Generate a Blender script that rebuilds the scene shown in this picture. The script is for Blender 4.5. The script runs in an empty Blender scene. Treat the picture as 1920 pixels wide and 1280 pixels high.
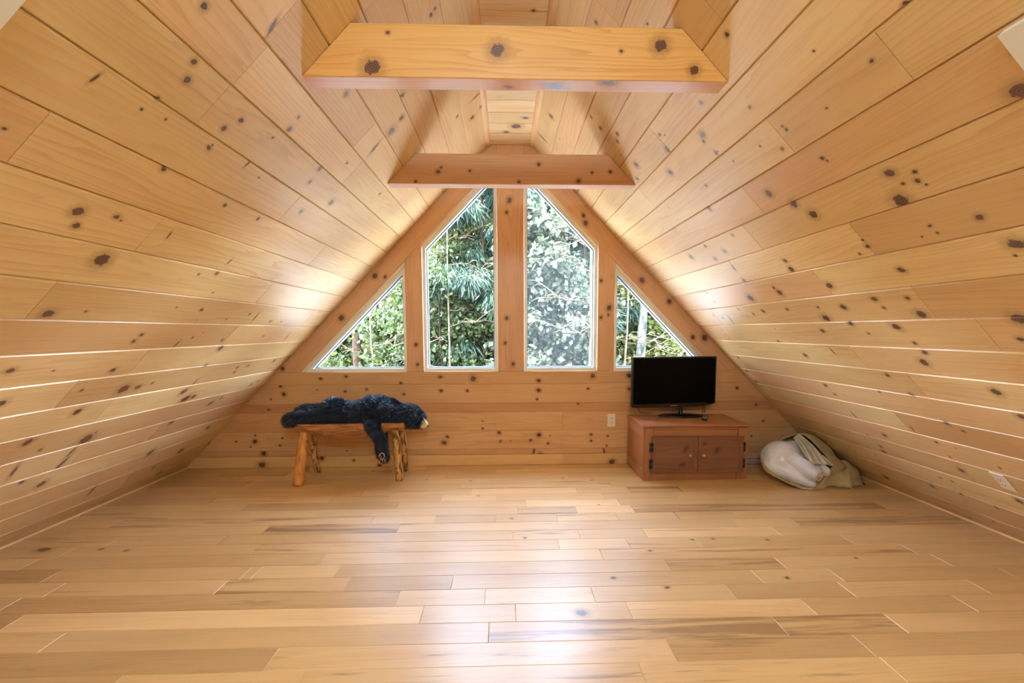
import bpy, bmesh, math, random
import numpy as np
from mathutils import Vector, Matrix, noise as mnoise

random.seed(7)
rng = np.random.default_rng(7)
SC = bpy.context.scene
COL = SC.collection
PI = math.pi

# ----------------------------------------------------------------------------
# room numbers (metres; camera above the origin, window wall at y = D)
# ----------------------------------------------------------------------------
YAW, PITCH, ROLL = .0315, -.0910, -.0027
CXP, CYP, FP = 974.5, 702.7, 900.0
D, XC, W, A, CH, H = 4.1, .0545, 2.7784, .9696, 1.1613, 2.6828
YB = -2.9                                   # wall behind the camera
SL = math.hypot(1, A)                       # slope length per metre of height
NR = np.array([A, 1.0]) / SL                # slope direction helper


def cam_axes():
    c, s = math.cos(YAW), math.sin(YAW)
    cp, sp = math.cos(PITCH), math.sin(PITCH)
    cr, sr = math.cos(ROLL), math.sin(ROLL)
    fwd = Vector((s * cp, c * cp, sp))
    r0 = Vector((c, -s, 0))
    u0 = r0.cross(fwd)
    return r0 * cr + u0 * sr, u0 * cr - r0 * sr, fwd


RX, UX, FX = cam_axes()
CO = Vector((0, 0, CH))


def ray(px, py):
    return FX + RX * ((px - CXP) / FP) - UX * ((py - CYP) / FP)


def hit(px, py, n, d):
    v = ray(px, py)
    n = Vector(n)
    return CO + v * ((d - n.dot(CO)) / n.dot(v))


def on_y(px, py, y=D):
    return hit(px, py, (0, 1, 0), y)


def on_z(px, py, z=0.0):
    return hit(px, py, (0, 0, 1), z)


def on_slope(px, py, s):
    return hit(px, py, (s, 0, A), s * XC + W)


def rlin(c):
    return tuple(((x / 255) / 12.92 if x / 255 <= .04045 else ((x / 255 + .055) / 1.055) ** 2.4) for x in c)


# ----------------------------------------------------------------------------
# scene helpers
# ----------------------------------------------------------------------------
def tag(o, label=None, cat=None, group=None, kind=None):
    if label:
        o['label'] = label
    if cat:
        o['category'] = cat
    if group:
        o['group'] = group
    if kind:
        o['kind'] = kind
    return o


def empty(name, loc, label=None, cat=None, group=None, kind=None, rz=0):
    o = bpy.data.objects.new(name, None)
    COL.objects.link(o)
    o.location = loc
    o.rotation_euler = (0, 0, rz)
    o.empty_display_size = .05
    return tag(o, label, cat, group, kind)


def link(name, me, mat=None, parent=None, smooth=False):
    o = bpy.data.objects.new(name, me)
    COL.objects.link(o)
    if mat:
        me.materials.append(mat)
    if smooth:
        me.polygons.foreach_set('use_smooth', [True] * len(me.polygons))
    if parent:
        o.parent = parent
        o.matrix_parent_inverse = Matrix.Translation(parent.location).inverted() if parent.parent is None else Matrix.Identity(4)
    return o


def child(name, bm, mat, parent, smooth=False, recalc=True):
    """part in WORLD coordinates under a root whose transform is a pure translation (or a part of it)"""
    me = bpy.data.meshes.new(name)
    if recalc:
        bmesh.ops.recalc_face_normals(bm, faces=bm.faces)
    bm.to_mesh(me)
    bm.free()
    root = parent
    off = Vector((0, 0, 0))
    while root is not None:
        off += Vector(root.location)
        root = root.parent
    me.transform(Matrix.Translation(-off))
    o = bpy.data.objects.new(name, me)
    COL.objects.link(o)
    if mat:
        me.materials.append(mat)
    if smooth:
        me.polygons.foreach_set('use_smooth', [True] * len(me.polygons))
    o.parent = parent
    return o


def top(name, bm, mat, smooth=False, recalc=True):
    me = bpy.data.meshes.new(name)
    if recalc:
        bmesh.ops.recalc_face_normals(bm, faces=bm.faces)
    bm.to_mesh(me)
    bm.free()
    return link(name, me, mat, None, smooth)


def box(bm, x0, x1, y0, y1, z0, z1, bev=0.0, seg=2, M=None):
    b2 = bmesh.new()
    vs = [b2.verts.new((x, y, z)) for x in (x0, x1) for y in (y0, y1) for z in (z0, z1)]
    for f in ((0, 1, 3, 2), (4, 6, 7, 5), (0, 4, 5, 1), (2, 3, 7, 6), (0, 2, 6, 4), (1, 5, 7, 3)):
        b2.faces.new([vs[i] for i in f])
    if bev > 0:
        bmesh.ops.bevel(b2, geom=list(b2.edges), offset=bev, segments=seg, profile=.5, affect='EDGES')
    merge(bm, b2, M)


def merge(bm, b2, M=None):
    if M is not None:
        bmesh.ops.transform(b2, matrix=M, verts=b2.verts)
    mp = {}
    for v in b2.verts:
        mp[v] = bm.verts.new(v.co)
    for f in b2.faces:
        try:
            bm.faces.new([mp[v] for v in f.verts])
        except ValueError:
            pass
    b2.free()


def prism(bm, poly, y0, y1, bev=0.0):
    """polygon in x,z extruded along y"""
    b2 = bmesh.new()
    a = [b2.verts.new((x, y0, z)) for x, z in poly]
    b = [b2.verts.new((x, y1, z)) for x, z in poly]
    b2.faces.new(a)
    b2.faces.new(b[::-1])
    n = len(poly)
    for i in range(n):
        b2.faces.new((a[i], b[i], b[(i + 1) % n], a[(i + 1) % n]))
    if bev > 0:
        bmesh.ops.bevel(b2, geom=[e for e in b2.edges], offset=bev, segments=2, profile=.5, affect='EDGES')
    merge(bm, b2)


def ring_prism(bm, outer, inner, y0, y1):
    n = len(outer)
    A0 = [bm.verts.new((x, y0, z)) for x, z in outer]
    A1 = [bm.verts.new((x, y1, z)) for x, z in outer]
    B0 = [bm.verts.new((x, y0, z)) for x, z in inner]
    B1 = [bm.verts.new((x, y1, z)) for x, z in inner]
    for i in range(n):
        j = (i + 1) % n
        bm.faces.new((A0[i], A0[j], B0[j], B0[i]))
        bm.faces.new((A1[j], A1[i], B1[i], B1[j]))
        bm.faces.new((A0[j], A0[i], A1[i], A1[j]))
        bm.faces.new((B0[i], B0[j], B1[j], B1[i]))


def inset(poly, ds):
    """inset a convex x,z polygon, one distance per edge i -> i+1"""
    n = len(poly)
    cx = sum(p[0] for p in poly) / n
    cz = sum(p[1] for p in poly) / n
    if not hasattr(ds, '__len__'):
        ds = [ds] * n
    L = []
    for i in range(n):
        (x0, z0), (x1, z1) = poly[i], poly[(i + 1) % n]
        dx, dz = x1 - x0, z1 - z0
        l = math.hypot(dx, dz)
        nx, nz = -dz / l, dx / l
        if (cx - x0) * nx + (cz - z0) * nz < 0:
            nx, nz = -nx, -nz
        L.append((nx, nz, nx * x0 + nz * z0 + ds[i]))
    out = []
    for i in range(n):
        a, b = L[i - 1], L[i]
        det = a[0] * b[1] - a[1] * b[0]
        out.append(((a[2] * b[1] - a[1] * b[2]) / det, (a[0] * b[2] - a[2] * b[0]) / det))
    return out


def tube(bm, pts, rad, sides=8, caps=True, wob=0.0, seed=0):
    pts = [Vector(p) for p in pts]
    n = len(pts)
    rings = []
    up = Vector((0, 0, 1))
    for i, p in enumerate(pts):
        t = (pts[min(i + 1, n - 1)] - pts[max(i - 1, 0)]).normalized()
        ref = up if abs(t.z) < .9 else Vector((1, 0, 0))
        a = t.cross(ref).normalized()
        b = t.cross(a).normalized()
        r = rad[i] if hasattr(rad, '__len__') else rad
        ring = []
        for k in range(sides):
            th = 2 * PI * k / sides
            rr = r
            if wob:
                rr = r * (1 + wob * mnoise.noise(Vector((math.cos(th) * 1.3 + seed, math.sin(th) * 1.3, p.length * 9))))
            ring.append(bm.verts.new(p + (a * math.cos(th) + b * math.sin(th)) * rr))
        rings.append(ring)
    for i in range(n - 1):
        for k in range(sides):
            bm.faces.new((rings[i][k], rings[i][(k + 1) % sides], rings[i + 1][(k + 1) % sides], rings[i + 1][k]))
    if caps:
        bm.faces.new(rings[0][::-1])
        bm.faces.new(rings[-1])
    return rings


def lathe(bm, prof, origin, axis='Z', sides=20, M=None):
    """prof: (r, h) pairs; revolve round the axis"""
    b2 = bmesh.new()
    rings = []
    for r, h in prof:
        if r < 1e-6:
            rings.append([b2.verts.new((0, 0, h))])
        else:
            rings.append([b2.verts.new((r * math.cos(2 * PI * k / sides), r * math.sin(2 * PI * k / sides), h)) for k in range(sides)])
    for i in range(len(rings) - 1):
        a, b = rings[i], rings[i + 1]
        for k in range(sides):
            k2 = (k + 1) % sides
            if len(a) == 1 and len(b) > 1:
                b2.faces.new((a[0], b[k2], b[k]))
            elif len(b) == 1 and len(a) > 1:
                b2.faces.new((a[k], a[k2], b[0]))
            elif len(a) > 1:
                b2.faces.new((a[k], a[k2], b[k2], b[k]))
    R = Matrix.Identity(4)
    if axis == 'Y-':
        R = Matrix.Rotation(PI / 2, 4, 'X')
    bmesh.ops.transform(b2, matrix=Matrix.Translation(origin) @ R, verts=b2.verts)
    merge(bm, b2, M)


def ellipsoid(bm, c, r, seg=20, rings=12, M=None):
    b2 = bmesh.new()
    bmesh.ops.create_uvsphere(b2, u_segments=seg, v_segments=rings, radius=1)
    bmesh.ops.transform(b2, matrix=Matrix.Translation(c) @ Matrix.Diagonal((r[0], r[1], r[2], 1)), verts=b2.verts)
    merge(bm, b2, M)


def capsule(bm, a, b, ra, rb, n=7, seg=14):
    a, b = Vector(a), Vector(b)
    for i in range(n):
        t = i / (n - 1)
        r = ra + (rb - ra) * t
        ellipsoid(bm, a.lerp(b, t), (r, r, r), seg, seg - 4)


def blob(bm, voxel, smooth_it, smooth_f=.5):
    """join overlapping closed pieces into ONE continuous smooth surface; returns a new mesh"""
    me = bpy.data.meshes.new('tmp_blob')
    bm.to_mesh(me)
    bm.free()
    o = bpy.data.objects.new('tmp_blob', me)
    COL.objects.link(o)
    m = o.modifiers.new('r', 'REMESH')
    m.mode = 'VOXEL'
    m.voxel_size = voxel
    s = o.modifiers.new('s', 'SMOOTH')
    s.factor = smooth_f
    s.iterations = smooth_it
    dg = bpy.context.evaluated_depsgraph_get()
    dg.update()
    out = bpy.data.meshes.new_from_object(o.evaluated_get(dg))
    bpy.data.objects.remove(o)
    bpy.data.meshes.remove(me)
    return out


# ----------------------------------------------------------------------------
# node helpers
# ----------------------------------------------------------------------------
class NT:
    def __init__(s, mat):
        s.t = mat.node_tree
        s.N = s.t.nodes
        s.L = s.t.links

    def put(s, sock, v):
        if isinstance(v, bpy.types.NodeSocket):
            s.L.new(v, sock)
        elif v is not None:
            if hasattr(sock.default_value, '__len__') and not hasattr(v, '__len__'):
                v = [v] * len(sock.default_value)
            if hasattr(v, '__len__') and hasattr(sock.default_value, '__len__'):
                v = list(v)
                while len(v) < len(sock.default_value):
                    v.append(1.0)
            sock.default_value = v

    def m(s, op, a, b=None, c=None, clamp=False):
        n = s.N.new('ShaderNodeMath')
        n.operation = op
        n.use_clamp = clamp
        s.put(n.inputs[0], a)
        if b is not None:
            s.put(n.inputs[1], b)
        if c is not None:
            s.put(n.inputs[2], c)
        return n.outputs[0]

    def add(s, a, b): return s.m('ADD', a, b)
    def sub(s, a, b): return s.m('SUBTRACT', a, b)
    def mul(s, a, b): return s.m('MULTIPLY', a, b)
    def div(s, a, b): return s.m('DIVIDE', a, b)

    def attr(s, name):
        n = s.N.new('ShaderNodeAttribute')
        n.attribute_name = name
        return n.outputs['Vector']

    def xyz(s, v):
        n = s.N.new('ShaderNodeSeparateXYZ')
        s.put(n.inputs[0], v)
        return n.outputs[0], n.outputs[1], n.outputs[2]

    def vec(s, x, y, z):
        n = s.N.new('ShaderNodeCombineXYZ')
        s.put(n.inputs[0], x)
        s.put(n.inputs[1], y)
        s.put(n.inputs[2], z)
        return n.outputs[0]

    def noise(s, v, scale=1.0, detail=2.0, rough=.5, dist=0.0):
        n = s.N.new('ShaderNodeTexNoise')
        s.put(n.inputs['Vector'], v)
        n.inputs['Scale'].default_value = scale
        n.inputs['Detail'].default_value = detail
        n.inputs['Roughness'].default_value = rough
        n.inputs['Distortion'].default_value = dist
        return n.outputs[0]

    def ss(s, v, lo, hi, a=0.0, b=1.0):
        n = s.N.new('ShaderNodeMapRange')
        n.interpolation_type = 'SMOOTHSTEP'
        s.put(n.inputs['Value'], v)
        s.put(n.inputs['From Min'], lo)
        s.put(n.inputs['From Max'], hi)
        s.put(n.inputs['To Min'], a)
        s.put(n.inputs['To Max'], b)
        return n.outputs['Result']

    def mix(s, f, a, b, mode='MIX'):
        n = s.N.new('ShaderNodeMix')
        n.data_type = 'RGBA'
        n.blend_type = mode
        s.put(n.inputs['Factor'], f)
        s.put(n.inputs['A'] if False else n.inputs[6], a)
        s.put(n.inputs[7], b)
        return n.outputs[2]

    def bsdf(s):
        return s.N['Principled BSDF']


def new_mat(name):
    m = bpy.data.materials.new(name)
    m.use_nodes = True
    return m, NT(m)


def plain(name, col, rough=.5, metal=0.0, spec=.5, vary=0.0, scale=8.0, bump=0.0, coat=0.0, detail=3.0):
    """simple procedural surface: noise varies colour (and bumps)"""
    m, n = new_mat(name)
    b = n.bsdf()
    tc = n.N.new('ShaderNodeTexCoord').outputs['Object']
    f = n.noise(tc, scale, detail)
    c2 = tuple(max(0, min(1, x * (1 - vary))) for x in col)
    c1 = tuple(max(0, min(1, x * (1 + vary * .6))) for x in col)
    n.put(b.inputs['Base Color'], n.mix(n.ss(f, .3, .7), c2, c1))
    b.inputs['Roughness'].default_value = rough
    b.inputs['Metallic'].default_value = metal
    b.inputs['Specular IOR Level'].default_value = spec
    b.inputs['Coat Weight'].default_value = coat
    if bump:
        bn = n.N.new('ShaderNodeBump')
        bn.inputs['Strength'].default_value = bump
        bn.inputs['Distance'].default_value = .01
        n.put(bn.inputs['Height'], f)
        n.put(b.inputs['Normal'], bn.outputs[0])
    return m


def wood(name, light, dark, red=None, rough=.34, spec=.5, nk=3, ring_amp=.5, coat=0.0, coat_rough=.2,
         streak=False, tone_amp=.12, knot_col=(.045, .014, .009), bump=.0, wave=0.0):
    """boards: UV = metres along/across each board, face attributes carry board values and the nearest knots"""
    m, n = new_mat(name)
    b = n.bsdf()
    uvn = n.N.new('ShaderNodeUVMap')
    uvn.uv_map = 'buv'
    u, v, _ = n.xyz(uvn.outputs[0])
    seed, tone, hue = n.xyz(n.attr('bd'))
    vp = v
    cores, halos = None, None
    for i in range(nk):
        ku, kv, kr = n.xyz(n.attr('k%da' % i))
        ca, sa, asp = n.xyz(n.attr('k%db' % i))
        du, dv = n.sub(u, ku), n.sub(v, kv)
        r2 = n.mul(kr, kr)
        rho2 = n.div(n.add(n.mul(n.mul(du, du), .35), n.mul(dv, dv)), n.mul(r2, 1.6))
        vp = n.sub(vp, n.div(n.mul(dv, .85), n.add(rho2, .8)))
        p = n.div(n.add(n.mul(du, ca), n.mul(dv, sa)), asp)
        q = n.sub(n.mul(dv, ca), n.mul(du, sa))
        rho = n.div(n.m('SQRT', n.add(n.mul(p, p), n.mul(q, q))), kr)
        cores = rho if cores is None else n.m('MINIMUM', cores, rho)
    # grain
    so = n.mul(seed, 37.0)
    lowv = n.noise(n.vec(n.add(n.mul(u, .55), so), n.add(n.mul(vp, 3.2), so), so), 1.0, 2.0)
    freq = n.add(16.0, n.mul(n.m('FRACT', n.mul(seed, 7.31)), 44.0))
    wob = n.noise(n.vec(n.add(n.mul(u, 1.1), so), n.add(n.mul(vp, 26.0), so), n.mul(so, 1.9)), 1.0, 2.0)
    ph = n.m('FRACT', n.add(n.add(n.mul(vp, freq), n.mul(lowv, 12.0)), n.mul(wob, 2.6)))
    ring = n.mul(n.m('POWER', ph, 2.4), n.ss(ph, .93, 1.0, 1.0, 0.0))
    fib = n.noise(n.vec(n.mul(u, 3.0), n.mul(vp, 260.0), so), 1.0, 2.0)
    blotch = n.noise(n.vec(n.add(n.mul(u, 1.6), so), n.mul(vp, 9.0), so), 1.0, 3.0)
    patch = n.ss(n.noise(n.vec(n.add(n.mul(u, .9), n.mul(so, 1.3)), n.add(n.mul(v, 7.0), so), so), 1.0, 2.0), .3, .68, .25, 1.3)
    f = n.add(n.mul(n.mul(ring, patch), ring_amp), n.add(n.mul(n.sub(fib, .5), .55), n.mul(n.sub(blotch, .42), 1.1)))
    col = n.mix(n.m('ADD', f, 0.0, clamp=True), light, dark)
    if red is not None:
        col = n.mix(n.m('MULTIPLY', hue, .8, clamp=True), col, n.mix(f, red, tuple(x * .75 for x in red)))
    if streak:
        sm = n.noise(n.vec(n.add(n.mul(u, 1.3), so), n.add(n.mul(vp, 22.0), so), n.mul(so, 1.7)), 1.0, 4.0, .6, .6)
        sm2 = n.noise(n.vec(n.add(n.mul(u, 2.2), n.mul(so, 2.1)), n.add(n.mul(vp, 75.0), so), so), 1.0, 3.0, .6, .4)
        mask = n.m('MAXIMUM', n.ss(sm, n.sub(.71, n.mul(hue, .26)), n.sub(.80, n.mul(hue, .2))),
                   n.mul(n.ss(sm2, n.sub(.73, n.mul(hue, .1)), .8), .7))
        col = n.mix(n.mul(mask, .62), col, (.16, .065, .024))
    br = n.add(1.0, n.mul(tone, tone_amp))
    col = n.mix(1.0, col, n.vec(br, n.mul(br, n.add(1.0, n.mul(tone, .03))), n.mul(br, n.add(1.0, n.mul(tone, .07)))), 'MULTIPLY')
    if nk:
        edge = n.add(cores, n.mul(n.sub(n.noise(n.vec(n.mul(u, 75.0), n.mul(v, 75.0), so), 1.0, 2.0), .5), 1.0))
        halo = n.ss(edge, 1.0, 2.7, 1.0, 0.0)
        col = n.mix(n.mul(halo, .42), col, tuple(x * .42 for x in dark))
        core = n.ss(edge, .78, 1.14, 1.0, 0.0)
        kin = n.mix(n.ss(n.m('SINE', n.mul(cores, 19.0)), -.6, .9), knot_col, tuple(min(1, x * 3.6) for x in knot_col))
        col = n.mix(n.mul(core, .93), col, kin)
    n.put(b.inputs['Base Color'], col)
    b.inputs['Roughness'].default_value = rough
    b.inputs['Specular IOR Level'].default_value = spec
    b.inputs['Coat Weight'].default_value = coat
    b.inputs['Coat Roughness'].default_value = coat_rough
    if bump or wave:
        bn = n.N.new('ShaderNodeBump')
        bn.inputs['Strength'].default_value = 1.0
        bn.inputs['Distance'].default_value = 1.0
        h = n.mul(n.sub(fib, .5), bump)
        if wave:
            wv = n.noise(n.vec(n.mul(u, 5.0), n.mul(v, 16.0), so), 1.0, 1.0)
            h = n.add(h, n.mul(wv, wave))
        n.put(bn.inputs['Height'], h)
        n.put(b.inputs['Normal'], bn.outputs[0])
    return m



# ----------------------------------------------------------------------------
# boards
# ----------------------------------------------------------------------------
def planks(boards, O, U, V, N, knots, gv=.005, ge=.0015, dep=.005, cell=.09):
    """boards: list of dict(u0,u1,v0,v1,seed,tone,hue); knots: (u,v,r,cos,sin,aspect).
    Every board is a raised face with eased edges; returns arrays for one mesh."""
    verts, faces, uvs = [], [], []
    bd, ks = [], [[[], []] for _ in range(3)]
    O, U, V, N = Vector(O), Vector(U), Vector(V), Vector(N)
    for B in boards:
        u0, u1, v0, v1 = B['u0'], B['u1'], B['v0'], B['v1']
        if u1 - u0 < .01:
            continue
        mine = [k for k in knots if u0 - .02 < k[0] < u1 + .02 and v0 - k[2] * .6 < k[1] < v1 + k[2] * .6]
        nc = max(1, int((u1 - u0) / cell)) if mine else 1
        us = [u0, u0 + ge] + [u0 + (u1 - u0) * i / nc for i in range(1, nc)] + [u1 - ge, u1]
        vs = [v0, v0 + gv, v1 - gv, v1]
        base = len(verts)
        for i, uu in enumerate(us):
            for j, vv in enumerate(vs):
                low = i == 0 or i == len(us) - 1 or j == 0 or j == 3
                verts.append(O + U * uu + V * vv + N * (-dep if low else 0))
        for i in range(len(us) - 1):
            for j in range(3):
                a = base + i * 4 + j
                faces.append((a, a + 4, a + 5, a + 1))
                for (ii, jj) in ((i, j), (i + 1, j), (i + 1, j + 1), (i, j + 1)):
                    uvs.extend((us[ii], vs[jj]))
                bd.append((B['seed'], B['tone'], B['hue']))
                uc, vc = (us[i] + us[i + 1]) / 2, (v0 + v1) / 2
                near = sorted(mine, key=lambda k: max(0, abs(k[0] - uc) - (us[i + 1] - us[i]) / 2) / k[2])[:3]
                for q in range(3):
                    if q < len(near):
                        k = near[q]
                        ks[q][0].append((k[0], k[1], k[2]))
                        ks[q][1].append((k[3], k[4], k[5]))
                    else:
                        ks[q][0].append((900., 900., .01))
                        ks[q][1].append((1., 0., 1.))
    return dict(v=verts, f=faces, uv=uvs, bd=bd, ks=ks)


def plank_mesh(name, parts, mat, mat2=None, extra=None, kind='structure', parent=None):
    """parts: results of planks(); extra: bmesh of plain backing (same object)"""
    v, f, uv, bd = [], [], [], []
    ks = [[[], []] for _ in range(3)]
    for p in parts:
        o = len(v)
        v += [tuple(x) for x in p['v']]
        f += [tuple(i + o for i in q) for q in p['f']]
        uv += p['uv']
        bd += p['bd']
        for q in range(3):
            ks[q][0] += p['ks'][q][0]
            ks[q][1] += p['ks'][q][1]
    nb = len(f)
    if extra is not None:
        extra.verts.ensure_lookup_table()
        extra.verts.index_update()
        o = len(v)
        v += [tuple(x.co) for x in extra.verts]
        for q in extra.faces:
            f.append(tuple(x.index + o for x in q.verts))
            for x in q.verts:
                uv += [x.co.x + x.co.y, x.co.z]
            bd.append((.3, 0., 0.))
            for k in range(3):
                ks[k][0].append((900., 900., .01))
                ks[k][1].append((1., 0., 1.))
        extra.free()
    if parent is not None:
        off = Vector((0, 0, 0))
        r = parent
        while r is not None:
            off += Vector(r.location)
            r = r.parent
        v = [tuple(Vector(x) - off) for x in v]
    me = bpy.data.meshes.new(name)
    me.from_pydata(v, [], f)
    lay = me.uv_layers.new(name='buv')
    lay.data.foreach_set('uv', uv)
    at = me.attributes.new('bd', 'FLOAT_VECTOR', 'FACE')
    at.data.foreach_set('vector', [x for t in bd for x in t])
    for q in range(3):
        for s, nm in ((0, 'a'), (1, 'b')):
            at = me.attributes.new('k%d%s' % (q, nm), 'FLOAT_VECTOR', 'FACE')
            at.data.foreach_set('vector', [x for t in ks[q][s] for x in t])
    me.materials.append(mat)
    if mat2:
        me.materials.append(mat2)
        for i in range(nb, len(f)):
            me.polygons[i].material_index = 1
    me.update()
    o = bpy.data.objects.new(name, me)
    COL.objects.link(o)
    if kind:
        o['kind'] = kind
    if parent is not None:
        o.parent = parent
    return o


def box_uv(bm_src, along, name, mat, parent=None, seed=None, tone=0., hue=0., knots=(), kind=None):
    """a solid timber: UVs from the two axes of each face, grain along the vector `along`"""
    bmesh.ops.recalc_face_normals(bm_src, faces=bm_src.faces)
    bm_src.verts.ensure_lookup_table()
    bm_src.verts.index_update()
    al = Vector(along).normalized()
    v = [tuple(x.co) for x in bm_src.verts]
    f, uv, bd = [], [], []
    ks = [[[], []] for _ in range(3)]
    seed = random.random() if seed is None else seed
    for q in bm_src.faces:
        nrm = q.normal
        ac = nrm.cross(al)
        if ac.length < .3:
            ac = nrm.orthogonal()
        ac.normalize()
        # keep the across axis pointing the same way on opposite sides
        if ac.z < -.01 or (abs(ac.z) <= .01 and ac.x + ac.y < 0):
            ac = -ac
        f.append(tuple(x.index for x in q.verts))
        off = 3.0 * round(nrm.y * 2) + 7.0 * round(nrm.z * 2)
        for x in q.verts:
            uv += [x.co.dot(al), x.co.dot(ac) + off]
        bd.append((seed, tone, hue))
        c = q.calc_center_median()
        fk = []
        for k in knots:
            p, r, ca, sa, asp, kn = k
            if nrm.dot(Vector(kn)) > .8:
                fk.append((Vector(p).dot(al), Vector(p).dot(ac) + off, r, ca, sa, asp))
        fk.sort(key=lambda k: abs(k[0] - c.dot(al)))
        for i in range(3):
            if i < len(fk):
                ks[i][0].append(fk[i][:3])
                ks[i][1].append(fk[i][3:])
            else:
                ks[i][0].append((900., 900., .01))
                ks[i][1].append((1., 0., 1.))
    bm_src.free()
    return plank_mesh(name, [dict(v=[Vector(x) for x in v], f=f, uv=uv, bd=bd, ks=ks)], mat, kind=kind, parent=parent)


def subdivide_along(bm, axis, step):
    """cut a bmesh by planes every `step` along an axis so each face owns few knots"""
    lo = min(v.co.dot(axis) for v in bm.verts)
    hi = max(v.co.dot(axis) for v in bm.verts)
    n = int((hi - lo) / step)
    for i in range(1, n):
        geom = list(bm.verts) + list(bm.edges) + list(bm.faces)
        bmesh.ops.bisect_plane(bm, geom=geom, plane_co=axis * (lo + (hi - lo) * i / n), plane_no=axis)


def region(x0, y0, s, pts):
    """turn (x, y, r[, spike]) read off an enlarged crop into photo pixels"""
    return [(x0 + p[0] * s, y0 + p[1] * s, p[2] * s, p[3] if len(p) > 3 else 0) for p in pts]


# ----------------------------------------------------------------------------
# materials
# ----------------------------------------------------------------------------
PINE_L, PINE_D, PINE_R = rlin((231, 203, 151)), rlin((202, 158, 103)), rlin((214, 166, 122))
M_SLOPE = wood('pine_ceiling_boards', PINE_L, PINE_D, PINE_R, rough=.4, spec=.42, ring_amp=.45, coat=.22, coat_rough=.28)
M_WALL = wood('pine_wall_boards', rlin((214, 172, 124)), rlin((182, 132, 86)), rlin((198, 142, 100)), rough=.42, spec=.4, ring_amp=.4)
M_POST = wood('reddish_pine_timber', rlin((210, 164, 124)), rlin((178, 128, 90)), None, rough=.5, spec=.35, ring_amp=.45, coat=.25, coat_rough=.3)
M_BEAM = wood('orange_pine_beam', rlin((228, 174, 100)), rlin((198, 128, 58)), None, rough=.4, spec=.45, ring_amp=.6, coat=.5, coat_rough=.25)
M_BASE = wood('pale_pine_trim', rlin((226, 186, 130)), rlin((196, 146, 90)), None, rough=.45, spec=.4, ring_amp=.35)
M_FLOOR = wood('hickory_floor_boards', rlin((212, 172, 118)), rlin((176, 126, 76)), None, rough=.36, spec=.5, ring_amp=.22, coat=.32, coat_rough=.28,
               streak=True, tone_amp=.17, bump=.0, wave=.0012)
M_CAB = wood('stained_cabinet_pine', rlin((168, 112, 76)), rlin((120, 72, 46)), None, rough=.45, spec=.4, ring_amp=.55)
M_CABDOOR = wood('stained_cabinet_door', rlin((132, 88, 66)), rlin((92, 58, 44)), None, rough=.45, spec=.4, ring_amp=.55)
M_DARK = plain('dark_backing', (.05, .03, .02), .8)
M_WHITE = plain('white_vinyl_frame', rlin((236, 236, 232)), .35, vary=.03)
M_CREAM = plain('cream_jamb_paint', rlin((236, 222, 190)), .45, vary=.04)
M_GREY = plain('grey_glazing_bead', rlin((120, 130, 140)), .4, vary=.08)
M_PLATE = plain('ivory_plastic', rlin((238, 226, 206)), .35, vary=.03)
M_SLOT = plain('socket_slot', (.02, .017, .015), .6)
M_BLACKPL = plain('black_gloss_plastic', (.006, .006, .007), .22, vary=.1)
M_SCREEN = plain('black_screen', (.0008, .0008, .001), .3, spec=.08)
M_SILVER = plain('silver_lettering', (.55, .55, .57), .35, metal=.6)
M_IRON = plain('black_iron_hinge', (.012, .011, .011), .5, vary=.3)
M_KNOB = plain('turned_wood_knob', rlin((186, 138, 100)), .3, vary=.15)
M_RUBBER = plain('black_cord', (.012, .011, .012), .5)
M_EXT = plain('outside_boarding', rlin((120, 86, 60)), .8)

# ----------------------------------------------------------------------------
# camera
# ----------------------------------------------------------------------------
cam = bpy.data.cameras.new('camera')
camo = bpy.data.objects.new('camera', cam)
COL.objects.link(camo)
R = Matrix((RX, UX, -FX)).transposed().to_4x4()
camo.matrix_world = Matrix.Translation(CO) @ R
cam.sensor_width = 36
cam.sensor_fit = 'HORIZONTAL'
cam.lens = FP / 1920 * 36
cam.shift_x = -(CXP - 960) / 1920
cam.shift_y = (CYP - 640) / 1920
cam.clip_start = .05
cam.clip_end = 200
SC.camera = camo

# ----------------------------------------------------------------------------
# the room: sloping board walls
# ----------------------------------------------------------------------------
SEAM0, PITCHW = 2.860, .16925
seams = [SEAM0 + PITCHW * k for k in range(4, -18, -1)]
seams = sorted(s for s in seams if .0 < s < H * SL - .02)
seams = [-.02] + seams + [H * SL]

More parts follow.
